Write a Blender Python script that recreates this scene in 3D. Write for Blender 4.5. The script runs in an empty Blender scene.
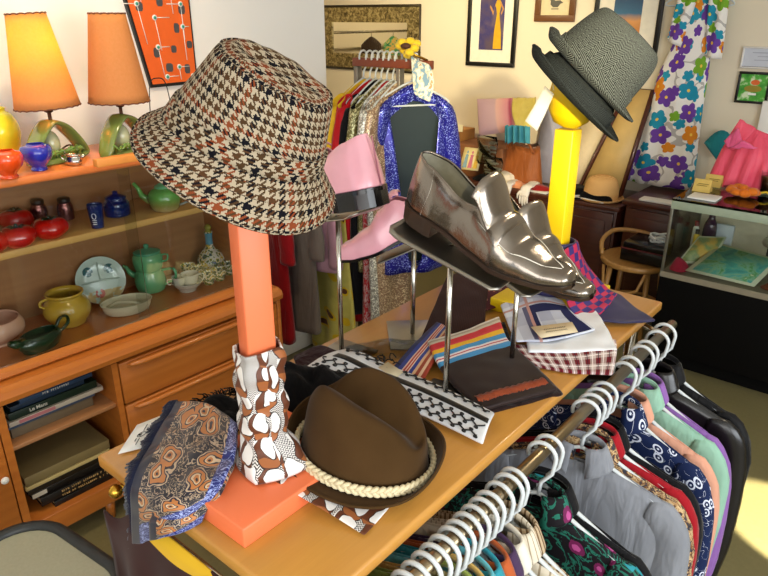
import bpy, bmesh, math, random, re
from mathutils import Vector, Matrix, Euler, noise
PI = math.pi
V = Vector
rnd = random.Random(7)
scene = bpy.context.scene
COL = scene.collection

# ------------------------------------------------------------------ camera
CAM = V((0, 0, 1.8)); FPX = 666.45; PITCH = .38879; YAW = .69662
RT = V((math.cos(YAW), math.sin(YAW), 0)); FH = V((-math.sin(YAW), math.cos(YAW), 0)); UP = V((0, 0, 1))
FW = FH*math.cos(PITCH) - UP*math.sin(PITCH); DN = -(UP*math.cos(PITCH) + FH*math.sin(PITCH))
cd = bpy.data.cameras.new('camera'); cam = bpy.data.objects.new('camera', cd); COL.objects.link(cam)
cd.sensor_fit = 'HORIZONTAL'; cd.sensor_width = 36; cd.lens = FPX/768*36; cd.clip_start = .02
cam.matrix_world = Matrix((RT, -DN, -FW)).transposed().to_4x4(); cam.location = CAM
scene.camera = cam

def at(px, py, **k):
    """point of the photograph on a known plane (x=, y= or z=) or at a depth d="""
    d = FW + RT*((px-384)/FPX) + DN*((py-288)/FPX)
    a, v = next(iter(k.items()))
    t = v if a == 'd' else (v-CAM['xyz'.index(a)])/d['xyz'.index(a)]
    return CAM + d*t

# ------------------------------------------------------------------ mesh builder
def frame(z, hint=None):
    z = V(z).normalized(); h = V(hint) if hint else (V((0, 0, 1)) if abs(z.z) < .95 else V((1, 0, 0)))
    x = h.cross(z).normalized(); y = z.cross(x)
    return x, y, z
def basis(x, y, z, o=(0, 0, 0)):
    return Matrix.Translation(V(o)) @ Matrix((V(x), V(y), V(z))).transposed().to_4x4()
def TR(loc=(0, 0, 0), rx=0, ry=0, rz=0):
    return Matrix.Translation(V(loc)) @ Euler((rx, ry, rz)).to_matrix().to_4x4()
def rz(a): return Matrix.Rotation(a, 4, 'Z')

class MB:
    def __init__(s):
        s.bm = bmesh.new(); s.uv = s.bm.loops.layers.uv.new('UVMap'); s.mi = 0
    def face(s, vs, uvs=None):
        try: f = s.bm.faces.new(vs)
        except ValueError: return None
        f.smooth = True; f.material_index = s.mi
        if uvs:
            for l, q in zip(f.loops, uvs): l[s.uv].uv = q
        return f
    def box(s, c, d, M=None, bev=0, seg=2):
        c = V(c); h = V(d)/2; M = M or Matrix()
        v = [s.bm.verts.new(M @ (c + V((h.x*i, h.y*j, h.z*k)))) for i in (-1, 1) for j in (-1, 1) for k in (-1, 1)]
        fs = []
        for q, ax in (((0, 1, 3, 2), (1, 2)), ((4, 6, 7, 5), (1, 2)), ((0, 4, 5, 1), (0, 2)), ((2, 3, 7, 6), (0, 2)), ((0, 2, 6, 4), (0, 1)), ((1, 5, 7, 3), (0, 1))):
            loc = [(h.x*(1 if a & 4 else -1), h.y*(1 if a & 2 else -1), h.z*(1 if a & 1 else -1)) for a in q]
            f = s.face([v[a] for a in q], [(p[ax[0]]+c[ax[0]], p[ax[1]]+c[ax[1]]) for p in loc])
            f.smooth = bev > 0; fs.append(f)
        if bev:
            es = {e for f in fs for e in f.edges}
            r = bmesh.ops.bevel(s.bm, geom=list(es), offset=min(bev, min(abs(x) for x in d)*.49), segments=seg, profile=.5, affect='EDGES')
            for f in r['faces']: f.smooth = True
        return s
    def b2(s, a, b, M=None, bev=0, seg=2):
        a, b = V(a), V(b); return s.box((a+b)/2, b-a, M, bev, seg)
    def tube(s, pts, r, seg=10, closed=False, cap=True, flat=1.0, hint=None):
        pts = [V(p) for p in pts]; n = len(pts); rings = []; x = None; L = 0
        rr = r if isinstance(r, (list, tuple)) else [r]*n
        for i, p in enumerate(pts):
            t = (pts[(i+1) % n]-pts[i-1]) if closed else (pts[min(i+1, n-1)]-pts[max(i-1, 0)])
            if t.length < 1e-9: t = V((0, 0, 1))
            t.normalize()
            if x is None or hint: x = frame(t, hint)[0]
            x = (x - t*x.dot(t)).normalized(); y = t.cross(x)
            if i: L += (p-pts[i-1]).length
            rings.append(([s.bm.verts.new(p + x*(rr[i]*math.cos(2*PI*k/seg)) + y*(rr[i]*flat*math.sin(2*PI*k/seg))) for k in range(seg)], L))
        m = n if closed else n-1
        for i in range(m):
            (A, la), (B, lb) = rings[i], rings[(i+1) % n]
            if closed and i == n-1: lb = la+.02
            for k in range(seg):
                k2 = (k+1) % seg; u0, u1 = k/seg*rr[i]*6.28, (k+1)/seg*rr[i]*6.28
                s.face([A[k], A[k2], B[k2], B[k]], [(u0, la), (u1, la), (u1, lb), (u0, lb)])
        if cap and not closed:
            s.face(rings[0][0][::-1]); s.face(rings[-1][0])
        return s
    def surf(s, fn, nu, nv, cu=False, us=1, vs=1, flip=False, capv=False, hole=None):
        N = nu if cu else nu+1
        g = [[s.bm.verts.new(fn(i/nu, j/nv)) for i in range(N)] for j in range(nv+1)]
        for j in range(nv):
            for i in range(nu):
                if hole and hole(i, j): continue
                i2 = (i+1) % N
                q = [g[j][i], g[j][i2], g[j+1][i2], g[j+1][i]]
                w = [(i/nu*us, j/nv*vs), ((i+1)/nu*us, j/nv*vs), ((i+1)/nu*us, (j+1)/nv*vs), (i/nu*us, (j+1)/nv*vs)]
                if flip: q.reverse(); w.reverse()
                s.face(q, w)
        if capv: s.face(g[0][::-1] if not flip else g[0]); s.face(g[-1] if not flip else g[-1][::-1])
        return s
    def lathe(s, prof, seg=32, M=None, sx=1, sy=1, lobes=None):
        M = M or Matrix(); L = [0]
        for a, b in zip(prof, prof[1:]): L.append(L[-1]+math.hypot(b[0]-a[0], b[1]-a[1]))
        R = max(p[0] for p in prof)
        g = []
        for r, z in prof:
            g.append([s.bm.verts.new(M @ V((max(r, 1e-5)*sx*math.cos(2*PI*k/seg)*(lobes(2*PI*k/seg) if lobes else 1), max(r, 1e-5)*sy*math.sin(2*PI*k/seg)*(lobes(2*PI*k/seg) if lobes else 1), z))) for k in range(seg)])
        for j in range(len(prof)-1):
            for k in range(seg):
                k2 = (k+1) % seg; a, b = k/seg*R*6.28, (k+1)/seg*R*6.28
                s.face([g[j][k], g[j][k2], g[j+1][k2], g[j+1][k]], [(a, L[j]), (b, L[j]), (b, L[j+1]), (a, L[j+1])])
        if prof[0][0] < 1e-4 or prof[-1][0] < 1e-4: bmesh.ops.remove_doubles(s.bm, verts=[v for r in (g[0], g[-1]) for v in r], dist=1e-4)
        return s
    def prism(s, poly, h, M=None, bev=0, z0=0):
        M = M or Matrix()
        A = [s.bm.verts.new(M @ V((x, y, z0))) for x, y in poly]; B = [s.bm.verts.new(M @ V((x, y, z0+h))) for x, y in poly]
        fs = [s.face(A[::-1], [p for p in poly][::-1]), s.face(B, poly)]; n = len(poly); L = 0
        for i in range(n):
            j = (i+1) % n; l = math.dist(poly[i], poly[j])
            fs.append(s.face([A[i], A[j], B[j], B[i]], [(L, 0), (L+l, 0), (L+l, h), (L, h)])); L += l
        for f in fs:
            if f: f.smooth = False
        if bev:
            es = list({e for f in fs[:2] for e in f.edges})
            r = bmesh.ops.bevel(s.bm, geom=es, offset=bev, segments=2, profile=.5, affect='EDGES')
            for f in r['faces']: f.smooth = True
        return s
    def ball(s, c, r, seg=16, M=None, sc=(1, 1, 1)):
        n = seg//2; c = V(c)
        return s.lathe([(r*math.sin(PI*i/n), -r*math.cos(PI*i/n)) for i in range(n+1)], seg, (M or Matrix()) @ Matrix.Translation(c) @ Matrix.Diagonal((*sc, 1)))
    def build(s, name, mat, parent=None, thick=0, sub=0, bev=0, off=0, auto=None):
        bmesh.ops.recalc_face_normals(s.bm, faces=s.bm.faces) if not thick else None
        me = bpy.data.meshes.new(name); s.bm.to_mesh(me); s.bm.free()
        for m in (mat if isinstance(mat, (list, tuple)) else [mat]): me.materials.append(m)
        if auto is not None: me.set_sharp_from_angle(angle=math.radians(auto))
        o = bpy.data.objects.new(name, me); COL.objects.link(o)
        if parent:
            o.parent = parent
            if parent.get('_world'): o.matrix_parent_inverse = parent.matrix_basis.inverted()
        if thick:
            m = o.modifiers.new('thick', 'SOLIDIFY'); m.thickness = thick; m.offset = off
        if bev:
            m = o.modifiers.new('bevel', 'BEVEL'); m.width = bev; m.segments = 2; m.limit_method = 'ANGLE'; m.angle_limit = .7
        if sub:
            m = o.modifiers.new('sub', 'SUBSURF'); m.levels = sub; m.render_levels = sub
        return o

def tag(o, label=None, cat=None, group=None, kind=None):
    if label: o['label'] = label
    if cat: o['category'] = cat
    if group: o['group'] = group
    if kind: o['kind'] = kind
    return o
def thing(name, label, cat, loc=(0, 0, 0), M=None, group=None):
    o = bpy.data.objects.new(name, None); o.empty_display_size = .02; COL.objects.link(o)
    o.matrix_world = M if M is not None else Matrix.Translation(V(loc))
    return tag(o, label, cat, group)
def world_thing(name, label, cat, loc, group=None):
    """a thing whose parts are modelled in room coordinates"""
    o = thing(name, label, cat, loc, None, group); o['_world'] = True; return o
def copy_tree(o, M, label=None):
    ch = [c for c in bpy.data.objects if c.parent is o]
    r = o.copy(); COL.objects.link(r); r.matrix_world = M
    if label: r['label'] = label
    for c in ch:
        d = c.copy(); COL.objects.link(d); d.parent = r
        for g in [k for k in bpy.data.objects if k.parent is c]:
            e = g.copy(); COL.objects.link(e); e.parent = d
    return r

def cr(p, t):
    n = len(p)-1; x = max(0, min(n, t*n)); i = min(int(x), n-1); f = x-i
    a, b, c, d = p[max(i-1, 0)], p[i], p[i+1], p[min(i+2, n)]
    if i == 0: a = b*2-c
    if i+2 > n: d = c*2-b
    return (b*2 + (c-a)*f + (a*2-b*5+c*4-d)*f*f + (b*3-a-c*3+d)*f**3)*.5
def patch(rows, seed=0, amp=0, freq=14):
    rows = [[V(q) for q in r] for r in rows]
    def f(u, v):
        p = cr([cr(r, u) for r in rows], v)
        if amp: p = p+V((0, 0, amp*noise.noise(V((p.x*freq, p.y*freq, seed)))))
        return p
    return f
# ------------------------------------------------------------------ material helper
def lin(h):
    if isinstance(h, str):
        h = h.lstrip('#'); h = [int(h[i:i+2], 16)/255 for i in (0, 2, 4)]
        return tuple(c/12.92 if c <= .04045 else ((c+.055)/1.055)**2.4 for c in h) + (1,)
    return tuple(h)[:3]+(1,)

class S:
    def __init__(s, t, k): s.t = t; s.k = k
    def _m(s, op, *a): return s.t.math(op, *a)
    def __add__(s, o): return s._m('ADD', s, o)
    __radd__ = __add__
    def __sub__(s, o): return s._m('SUBTRACT', s, o)
    def __rsub__(s, o): return s._m('SUBTRACT', o, s)
    def __mul__(s, o): return s._m('MULTIPLY', s, o)
    __rmul__ = __mul__
    def __truediv__(s, o): return s._m('DIVIDE', s, o)
    def __mod__(s, o): return s._m('FLOORED_MODULO', s, o)
    def __lt__(s, o): return s._m('LESS_THAN', s, o)
    def __gt__(s, o): return s._m('GREATER_THAN', s, o)
    def floor(s): return s._m('FLOOR', s)
    def abs(s): return s._m('ABSOLUTE', s)
    def sin(s): return s._m('SINE', s)
    def max(s, o): return s._m('MAXIMUM', s, o)
    def min(s, o): return s._m('MINIMUM', s, o)
    def sqrt(s): return s._m('SQRT', s)
    def within(s, a, b): return (s > a)*(s < b)

class T:
    def __init__(s, name, rough=.5, metal=0, spec=.5, sheen=0, coat=0, bump=None, emit=None, sss=0):
        s.mat = bpy.data.materials.new(name); s.mat.use_nodes = True
        s.nt = s.mat.node_tree; s.n = s.nt.nodes; s.l = s.nt.links
        s.b = s.n['Principled BSDF']; s.out = s.n['Material Output']
        s.b.inputs['Roughness'].default_value = rough; s.b.inputs['Metallic'].default_value = metal
        s.b.inputs['Specular IOR Level'].default_value = spec
        if sheen: s.b.inputs['Sheen Weight'].default_value = sheen; s.b.inputs['Sheen Roughness'].default_value = .4
        if coat: s.b.inputs['Coat Weight'].default_value = coat; s.b.inputs['Coat Roughness'].default_value = .08
    def put(s, sock, v):
        if isinstance(v, S): s.l.new(v.k, sock)
        else: sock.default_value = v
    def math(s, op, *a):
        n = s.n.new('ShaderNodeMath'); n.operation = op
        for i, x in enumerate(a): s.put(n.inputs[i], x)
        return S(s, n.outputs[0])
    def tc(s, which='UV'):
        if not hasattr(s, '_tc'): s._tc = s.n.new('ShaderNodeTexCoord')
        return S(s, s._tc.outputs[which])
    def sep(s, v):
        n = s.n.new('ShaderNodeSeparateXYZ'); s.l.new(v.k, n.inputs[0]); return [S(s, o) for o in n.outputs]
    def comb(s, x=0, y=0, z=0):
        n = s.n.new('ShaderNodeCombineXYZ')
        for i, q in enumerate((x, y, z)): s.put(n.inputs[i], q)
        return S(s, n.outputs[0])
    def map(s, v, scale=(1, 1, 1), loc=(0, 0, 0), rot=(0, 0, 0)):
        n = s.n.new('ShaderNodeMapping'); s.l.new(v.k, n.inputs[0]); n.inputs['Scale'].default_value = scale; n.inputs['Location'].default_value = loc; n.inputs['Rotation'].default_value = rot
        return S(s, n.outputs[0])
    def noise(s, v=None, scale=5, detail=3, rough=.5, dist=0, col=False):
        n = s.n.new('ShaderNodeTexNoise'); n.inputs['Scale'].default_value = scale; n.inputs['Detail'].default_value = detail
        n.inputs['Roughness'].default_value = rough; n.inputs['Distortion'].default_value = dist
        if v: s.l.new(v.k, n.inputs['Vector'])
        return S(s, n.outputs['Color' if col else 'Fac'])
    def wave(s, v, scale=5, dist=0, dscale=1, kind='BANDS', detail=2, dirn='X'):
        n = s.n.new('ShaderNodeTexWave'); n.wave_type = kind; n.inputs['Scale'].default_value = scale; n.inputs['Distortion'].default_value = dist
        n.inputs['Detail Scale'].default_value = dscale; n.inputs['Detail'].default_value = detail; s.l.new(v.k, n.inputs['Vector'])
        if kind == 'BANDS': n.bands_direction = dirn
        return S(s, n.outputs['Fac'])
    def vor(s, v, scale=5, feat='F1', rand=1, out='Distance', dim='2D'):
        n = s.n.new('ShaderNodeTexVoronoi'); n.voronoi_dimensions = dim; n.feature = feat; n.inputs['Scale'].default_value = scale; n.inputs['Randomness'].default_value = rand
        s.l.new(v.k, n.inputs['Vector'])
        return S(s, n.outputs[out]) if isinstance(out, str) else [S(s, n.outputs[o]) for o in out]
    def mix(s, f, a, b):
        n = s.n.new('ShaderNodeMix'); n.data_type = 'RGBA'; s.put(n.inputs[0], f)
        for sk, v in ((n.inputs[6], a), (n.inputs[7], b)): s.put(sk, v if isinstance(v, S) else lin(v))
        return S(s, n.outputs[2])
    def ramp(s, f, stops, const=False):
        n = s.n.new('ShaderNodeValToRGB'); cr = n.color_ramp; cr.interpolation = 'CONSTANT' if const else 'LINEAR'
        while len(cr.elements) < len(stops): cr.elements.new(.5)
        for e, (p, c) in zip(cr.elements, stops): e.position = p; e.color = lin(c)
        s.l.new(f.k, n.inputs[0]); return S(s, n.outputs[0])
    def color(s, c): s.put(s.b.inputs['Base Color'], c if isinstance(c, S) else lin(c)); return s
    def bump(s, h, strength=.3, dist=.002):
        n = s.n.new('ShaderNodeBump'); n.inputs['Strength'].default_value = strength; n.inputs['Distance'].default_value = dist
        s.l.new(h.k, n.inputs['Height']); s.l.new(n.outputs[0], s.b.inputs['Normal']); return s
    def rough(s, v): s.put(s.b.inputs['Roughness'], v); return s
    def inp(s, k, v): s.put(s.b.inputs[k], v); return s

def plain(name, c, rough=.5, metal=0, spec=.5, var=.12, nscale=30, bump=0, bscale=200, **k):
    t = T(name, rough, metal, spec, **k); o = t.tc('Object')
    n = t.noise(o, nscale, 3)
    c1 = lin(c); d = tuple(min(1, x*(1-var)) for x in c1[:3]); e = tuple(min(1, x*(1+var)) for x in c1[:3])
    t.color(t.mix(n, d, e))
    if bump: t.bump(t.noise(o, bscale, 2), bump)
    return t.mat
def fabric(name, c, c2=None, rough=.85, weave=900, var=.18, sheen=.2):
    t = T(name, rough, 0, .2, sheen=sheen); o = t.tc('Object'); n = t.noise(o, 9, 4)
    c1 = lin(c); d = tuple(x*(1-var) for x in c1[:3]); e = lin(c2)[:3] if c2 else tuple(min(1, x*(1+var)) for x in c1[:3])
    t.color(t.mix(n, d, e)); f1 = t.noise(t.map(o, (17, 17, 3.2)), 1, 3, .5, .6); f2 = t.noise(o, weave, 2)
    t.bump(f1+f2*.02, .8, .022); return t.mat
def wood(name, a, b, rough=.35, scale=1., axis=1, coat=.2, spec=.5):
    t = T(name, rough, 0, spec, coat=coat); o = t.tc('Object')
    sc = [14*scale]*3; sc[axis] = .9*scale
    m = t.map(o, tuple(sc)); n = t.noise(m, 2.2, 5, .6, 1.2); w = t.wave(m, .7, 6, 1.2, dirn='Z' if axis != 2 else 'X')
    f = t.noise(t.map(o, tuple(x*9 for x in sc)), 3, 2)
    t.color(t.mix(n*.55+w*.25+f*.2, a, b)); t.bump(f, .05, .001); return t.mat
def glassmat(name, tint='eef6f2', refl=.5, rough=.0):
    t = T(name); tr = t.n.new('ShaderNodeBsdfTransparent'); tr.inputs[0].default_value = lin(tint)
    gl = t.n.new('ShaderNodeBsdfGlossy'); gl.inputs['Roughness'].default_value = rough
    fr = t.n.new('ShaderNodeFresnel'); fr.inputs[0].default_value = 1.45
    mx = t.n.new('ShaderNodeMixShader'); f = S(t, fr.outputs[0])*refl
    t.l.new(f.k, mx.inputs[0]); t.l.new(tr.outputs[0], mx.inputs[1]); t.l.new(gl.outputs[0], mx.inputs[2]); t.l.new(mx.outputs[0], t.out.inputs[0])
    return t.mat
M = {}
# ------------------------------------------------------------------ shared materials
M['tabletop'] = wood('table_wood', 'a8702c', 'cf9646', .3, .7, axis=1, coat=.25)
M['hutch'] = wood('hutch_wood', 'a85a20', 'c97a32', .3, .8, axis=1, coat=.3)
M['hutch_in'] = wood('hutch_inner_wood', '9c6a44', 'b27e50', .45, .8, axis=1, coat=.05)
M['shelfwood'] = wood('shelf_wood', 'c99550', 'e0b26a', .4, .8, axis=1, coat=.1)
M['darkwood'] = wood('dark_wood', '3c1a10', '56281a', .35, .8, axis=0, coat=.25)
M['chrome'] = plain('chrome', 'c8c4ba', .18, 1, var=.05)
M['steel'] = plain('brushed_steel', 'a9a49a', .32, 1, var=.08)
M['brass'] = plain('brass', 'c99a3a', .25, 1, var=.08)
M['hanger'] = plain('white_plastic', 'cdd2d3', .35, var=.03)
M['white'] = plain('white_card', 'eeece6', .6, var=.04)
M['black'] = plain('black', '0c0b0c', .4, var=.2)
M['blackgloss'] = plain('black_gloss', '0a0809', .18, var=.2)
M['glass'] = glassmat('clear_glass', 'f8faf8', .8)
M['plastic_bag'] = glassmat('clear_film', 'e9ecea', 1.0, .12)

# ------------------------------------------------------------------ room shell
def struct(name, mb, mat, **k): return tag(mb.build(name, mat, **k), kind='structure')
def wallmat(name, c, c2):
    t = T(name, .8, 0, .2); o = t.tc('Object'); t.color(t.mix(t.noise(o, 1.3, 4), c, c2)); t.bump(t.noise(o, 90, 3), .08, .002); return t.mat
wm_l = wallmat('wall_white', 'f2efe8', 'f7f5ef'); wm_b = wallmat('wall_cream', 'e2d5bc', 'eadfc8')
t = T('floor_vinyl', .45, 0, .4); o = t.tc('Object')
t.color(t.mix(t.noise(o, 2, 4)*.6+t.noise(o, 60, 2)*.4, '6a6240', '8a8058')); fl = t.mat
struct('floor', MB().b2((-5.8, -2.4, -.1), (2.8, 4.7, 0)), fl)
struct('ceiling', MB().b2((-5.8, -2.4, 2.75), (2.8, 4.7, 2.85)), wm_l)
struct('wall_left', MB().b2((-2.76, -2.3, 0), (-2.6, 2.632, 2.75)), wm_l)
struct('wall_back', MB().b2((-5.8, 4.5, 0), (2.8, 4.66, 2.75)), wm_b)
struct('wall_alcove', MB().b2((-5.8, .5, 0), (-5.66, 4.5, 2.75)).b2((-5.66, .5, 0), (-2.76, .64, 2.75)), wm_b)
m = MB()
for a, b in (((-2.76, -2.44, 0), (2.8, -2.3, .75)), ((-2.76, -2.44, 2.5), (2.8, -2.3, 2.75)), ((-2.76, -2.44, .75), (-1.3, -2.3, 2.5)), ((2.3, -2.44, .75), (2.8, -2.3, 2.5))): m.b2(a, b)
struct('wall_front', m, wm_l)
m = MB()
for a, b in (((2.6, -2.3, 0), (2.76, 4.5, .6)), ((2.6, -2.3, 2.4), (2.76, 4.5, 2.75)), ((2.6, -2.3, .6), (2.76, -1.6, 2.4)), ((2.6, 1.6, .6), (2.76, 4.5, 2.4))): m.b2(a, b)
struct('wall_right', m, wm_l)
struct('baseboard_back', MB().b2((-5.6, 4.48, 0), (2.6, 4.5, .1), bev=.004), wm_l)
struct('baseboard_left', MB().b2((-2.6, -2.3, 0), (-2.585, 2.632, .09), bev=.004), wm_l)
a = at(762, 105, y=4.46); 
struct('trim_1', MB().b2((a.x, 4.46, 0), (a.x+.09, 4.5, 2.0), bev=.006).b2((a.x, 4.46, 1.28), (a.x+.8, 4.5, 1.4), bev=.006) if False else MB().b2((a.x, 4.455, 0), (a.x+.10, 4.5, 1.34), bev=.006), wm_l)

# ------------------------------------------------------------------ light
w = bpy.data.worlds.new('World'); scene.world = w; w.use_nodes = True
bg = w.node_tree.nodes['Background']; bg.inputs[0].default_value = (.75, .87, 1, 1); bg.inputs[1].default_value = 1.2
def area(name, loc, target, sx, sy, watts, col):
    l = bpy.data.lights.new(name, 'AREA'); l.shape = 'RECTANGLE'; l.size = sx; l.size_y = sy; l.energy = watts; l.color = col
    o = bpy.data.objects.new(name, l); COL.objects.link(o); o.location = loc
    o.rotation_euler = (V(target)-V(loc)).to_track_quat('-Z', 'Y').to_euler(); return o
area('front_window_daylight', (.9, -2.2, 1.7), (.0, 2, 1.3), 2.2, 1.4, 44, (1, .965, .90))
area('side_window_daylight', (2.5, 0, 1.6), (-1, .6, 1.0), 2.8, 1.5, 100, (.93, .97, 1))
def spot(name, loc, target, watts, deg, col, blend=.6, r=.04):
    l = bpy.data.lights.new(name, 'SPOT'); l.energy = watts; l.spot_size = math.radians(deg); l.spot_blend = blend; l.color = col; l.shadow_soft_size = r
    o = bpy.data.objects.new(name, l); COL.objects.link(o); o.location = loc
    o.rotation_euler = (V(target)-V(loc)).to_track_quat('-Z', 'Y').to_euler(); return o
spot('ceiling_spot_light', (1.35, -1.25, 2.25), (-2.62, 4.4, 1.30), 1300, 19, (1, .84, .50), .8, .05)
spot('ceiling_wall_light', (-3.0, 2.6, 2.6), (-3.2, 4.5, 1.5), 115, 100, (1, .80, .46), .9, .05)
spot('ceiling_shelf_light', (-1.45, .9, 2.65), (-2.5, .95, 1.55), 62, 95, (1, .78, .5), .9, .08)
spot('alcove_added_fill', (-4.3, 2.4, 2.7), (-5.6, 2.4, 1.4), 120, 120, (1, .85, .55), .8, .06)  # added fill spot, brightens the alcove wall that the mirror reflects
spot('sunbeam', (2.3, 1.5, 2.2), (-.02, 2.50, 0), 5000, 8, (1, .93, .72), .15, .02)
spot('ceiling_table_light', (-.1, 2.6, 2.65), (-1.1, 1.0, 1.0), 40, 90, (1, .85, .62), .9, .08)
scene.view_settings.view_transform = 'Standard'; scene.view_settings.look = 'None'; scene.view_settings.exposure = 0; scene.view_settings.gamma = 1
scene.cycles.use_denoising = True; scene.cycles.max_bounces = 6; scene.cycles.transparent_max_bounces = 12
scene.cycles.sample_clamp_indirect = 6

# ------------------------------------------------------------------ display rack with wooden top
TX0, TX1, TY0, TY1, TZ = -1.131, -.538, .471, 1.955, 1.0
RX, RZ = -.495, .945
rack = world_thing('display_rack', 'long wooden topped display rack with a chrome side rail, hats and shoes on it', 'display rack', ((TX0+TX1)/2, 1.2, 0))
MB().b2((TX0, TY0, TZ-.028), (TX1, TY1, TZ), bev=.006).build('tabletop', M['tabletop'], rack)
m = MB().tube([(RX, TY0-.1, RZ), (RX, TY1-.02, RZ)], .014, 16)
m.build('clothes_rail', plain('rail_metal', '94846a', .3, 1, var=.06), rack)
for y in (TY0+.07, TY1-.09):
    MB().tube([(RX, y, RZ), (RX-.03, y, RZ-.005), (TX1-.05, y, TZ-.04)], .009, 10).build('rail_bracket', M['chrome'], rack)
for x in (TX0+.04, TX1-.06):
    for y in (TY0+.05, TY1-.06):
        MB().tube([(x, y, .05), (x, y, TZ-.028)], .015, 12).ball((x, y, .03), .03, 12).build('leg', M['chrome'], rack)
for y in (TY0+.05, TY1-.06): MB().tube([(TX0+.04, y, .12), (TX1-.06, y, .12)], .012, 10).build('foot_bar', M['chrome'], rack)
for y in (TY0+.01,): 
    m = MB().ball((TX0+.06, TY0-.002, TZ-.055), .014, 16).tube([(TX0+.06, TY0-.002, TZ-.055), (TX0+.06, TY0+.05, TZ-.055)], .008, 8)
    tag(m.build('corner_knob', M['brass'], rack), 'brass corner knob')

# ------------------------------------------------------------------ hats
def lerp(a, b, t): return a+(b-a)*t
def sst(a, b, x):
    t = max(0, min(1, (x-a)/(b-a))); return t*t*(3-2*t)
def itp(tab, x):
    for (x0, y0), (x1, y1) in zip(tab, tab[1:]):
        if x <= x1: return lerp(y0, y1, sst(x0, x1, x)) if x > x0 else y0
    return tab[-1][1]
def hat_axes(roll, pitch, yaw=0):
    """hat axis leaning `roll` to the camera side's right and `pitch` towards it"""
    z = (UP + RT*math.tan(roll) - FH*math.tan(pitch)).normalized()
    x = (RT - z*RT.dot(z)).normalized(); y = z.cross(x)
    c, s = math.cos(yaw), math.sin(yaw)
    return x*c+y*s, y*c-x*s, z
def crown(m, a, b, h, taper, p=.42, q=.75, dent=0, dw=.035, dl=.12, nu=64, nv=26, cut=0, wob=0):
    """crown of a hat: sides + top with an optional lengthwise dent; uv in metres"""
    def f(u, v):
        ph = v*PI/2; c, s = math.cos(ph), math.sin(ph)
        zz = s**q if s > 0 else 0; r = (c**p if c > 1e-6 else 0)*lerp(1, taper, zz)
        x, y = a*r*math.cos(2*PI*u), b*r*math.sin(2*PI*u)
        z = h*zz
        if dent:
            k = sst(.45, .95, zz); z -= dent*k*math.exp(-((y-.25*dw)/dw)**2)*sst(1.15, .5, abs(x)/dl) if True else 0
        if wob: z += wob*noise.noise(V((x*14, y*14, 1)))*zz; 
        return V((x, y, z))
    return m.surf(f, nu, nv, cu=True, us=2*PI*(a+b)/2, vs=h+.06)
def brim(m, a, b, wf, zf, nu=72, nv=8, z0=0, us=None):
    """brim from crown ellipse (a,b) outwards; wf(angle)=width, zf(angle,t)=height"""
    def f(u, v):
        th = 2*PI*u; w_ = wf(th)*v
        return V(((a+w_)*math.cos(th), (b+w_)*math.sin(th), z0+zf(th, v)))
    return m.surf(f, nu, nv, cu=True, us=us or 2*PI*(a+b)/2, vs=.06)

# houndstooth check
def houndstooth():
    t = T('houndstooth_wool', .95, 0, .08)
    u, v, _ = t.sep(t.tc('UV')); c = .0150/8
    wob = t.noise(t.tc('Object'), 60, 2)*.0012
    u = (u+wob)/c; v = (v+wob)/c; i = u.floor(); j = v.floor()
    tw = ((i+j) % 4) < 2; wd = (i % 8) < 5; fd = (j % 8) < 4
    st = [(0, '121116'), (.17, '46321f'), (.34, '4f3420'), (.5, '121116'), (.67, '7a3c22'), (.84, '46321f')]
    cw = t.ramp(((u/8).floor() % 6)/6+.02, st, True); cf = t.ramp(((v/8).floor() % 6)/6+.02, st, True)
    dark = tw*wd+(1-tw)*fd
    t.color(t.mix(dark, 'a6977f', t.mix(tw, cf, cw))); t.bump(t.noise(t.tc('Object'), 500, 2), .4, .001)
    return t.mat
M['hound'] = houndstooth()
def herring(name, a, b, period=.011, fine=.0021):
    t = T(name, .95, 0, .08); u, v, _ = t.sep(t.tc('UV'))
    z = ((u/period) % 1 - .5).abs()*period*2
    s = (((v+z)/fine) % 1) < .5
    n = t.noise(t.tc('Object'), 260, 3, .7); n2 = t.noise(t.tc('Object'), 40, 3)
    t.color(t.mix((s*.95+n*.8-.52).max(0).min(1), a, b)); t.bump(n, .5, .001); return t.mat
M['tweed'] = herring('grey_green_tweed', '08090a', '686d69', .034, .0088)
M['tweed2'] = herring('charcoal_tweed', '090b0c', '383d3e', .026, .0064)

# plaid bucket hat on the orange stand
ax = hat_axes(math.radians(24), math.radians(7), 0)
HM = basis(*ax, at(245, 142, d=.985))
hat = thing('bucket_hat', 'houndstooth check wool bucket hat with a wide sloping brim on the orange stand', 'hat', M=HM)
BA, BB, BH = .119, .108, .121
def side(u, v):
    th = 2*PI*u; r = lerp(1, .69, v**1.15)*(1+.012*math.sin(th*2+1)) - .10*sst(.80, 1, v)**1.5
    z = BH*(v if v < .8 else .8+.2*math.sin((v-.8)/.2*PI/2)*.9)
    sh = .012*v
    return V((BA*r*math.cos(th)+sh, BB*r*math.sin(th), .001+z+.010*v*math.cos(th-2.6)+.004*noise.noise(V((math.cos(th)*2, math.sin(th)*2, v*3)))))
m = MB(); m.surf(side, 80, 22, cu=True, us=.72, vs=.16); m.build('crown', M['hound'], hat)
def topf(u, v):
    p = side(u, 1).lerp(side((u+.5) % 1, 1), v*.5); k = 1-(1-v)**2
    return V((p.x, p.y, p.z+.010*k-.012*math.exp(-(p.y/.022)**2)*sst(0, .5, v)))
m = MB(); m.surf(topf, 80, 10, cu=True, us=.5, vs=.12)
for f in m.bm.faces:
    for l in f.loops: l[m.uv].uv = (l.vert.co.x*.8+l.vert.co.y*.6, l.vert.co.y*.8-l.vert.co.x*.6)
m.build('crown_top', M['hound'], hat)
MB().tube([side(k/80, .90)*1.004 for k in range(80)], .0022, 6, closed=True).build('crown_seam', M['hound'], hat)
cw = lambda x: max(0, x)
def bw_(th): return .035+.010*cw(-math.sin(th))+.003*math.cos(th)
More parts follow.
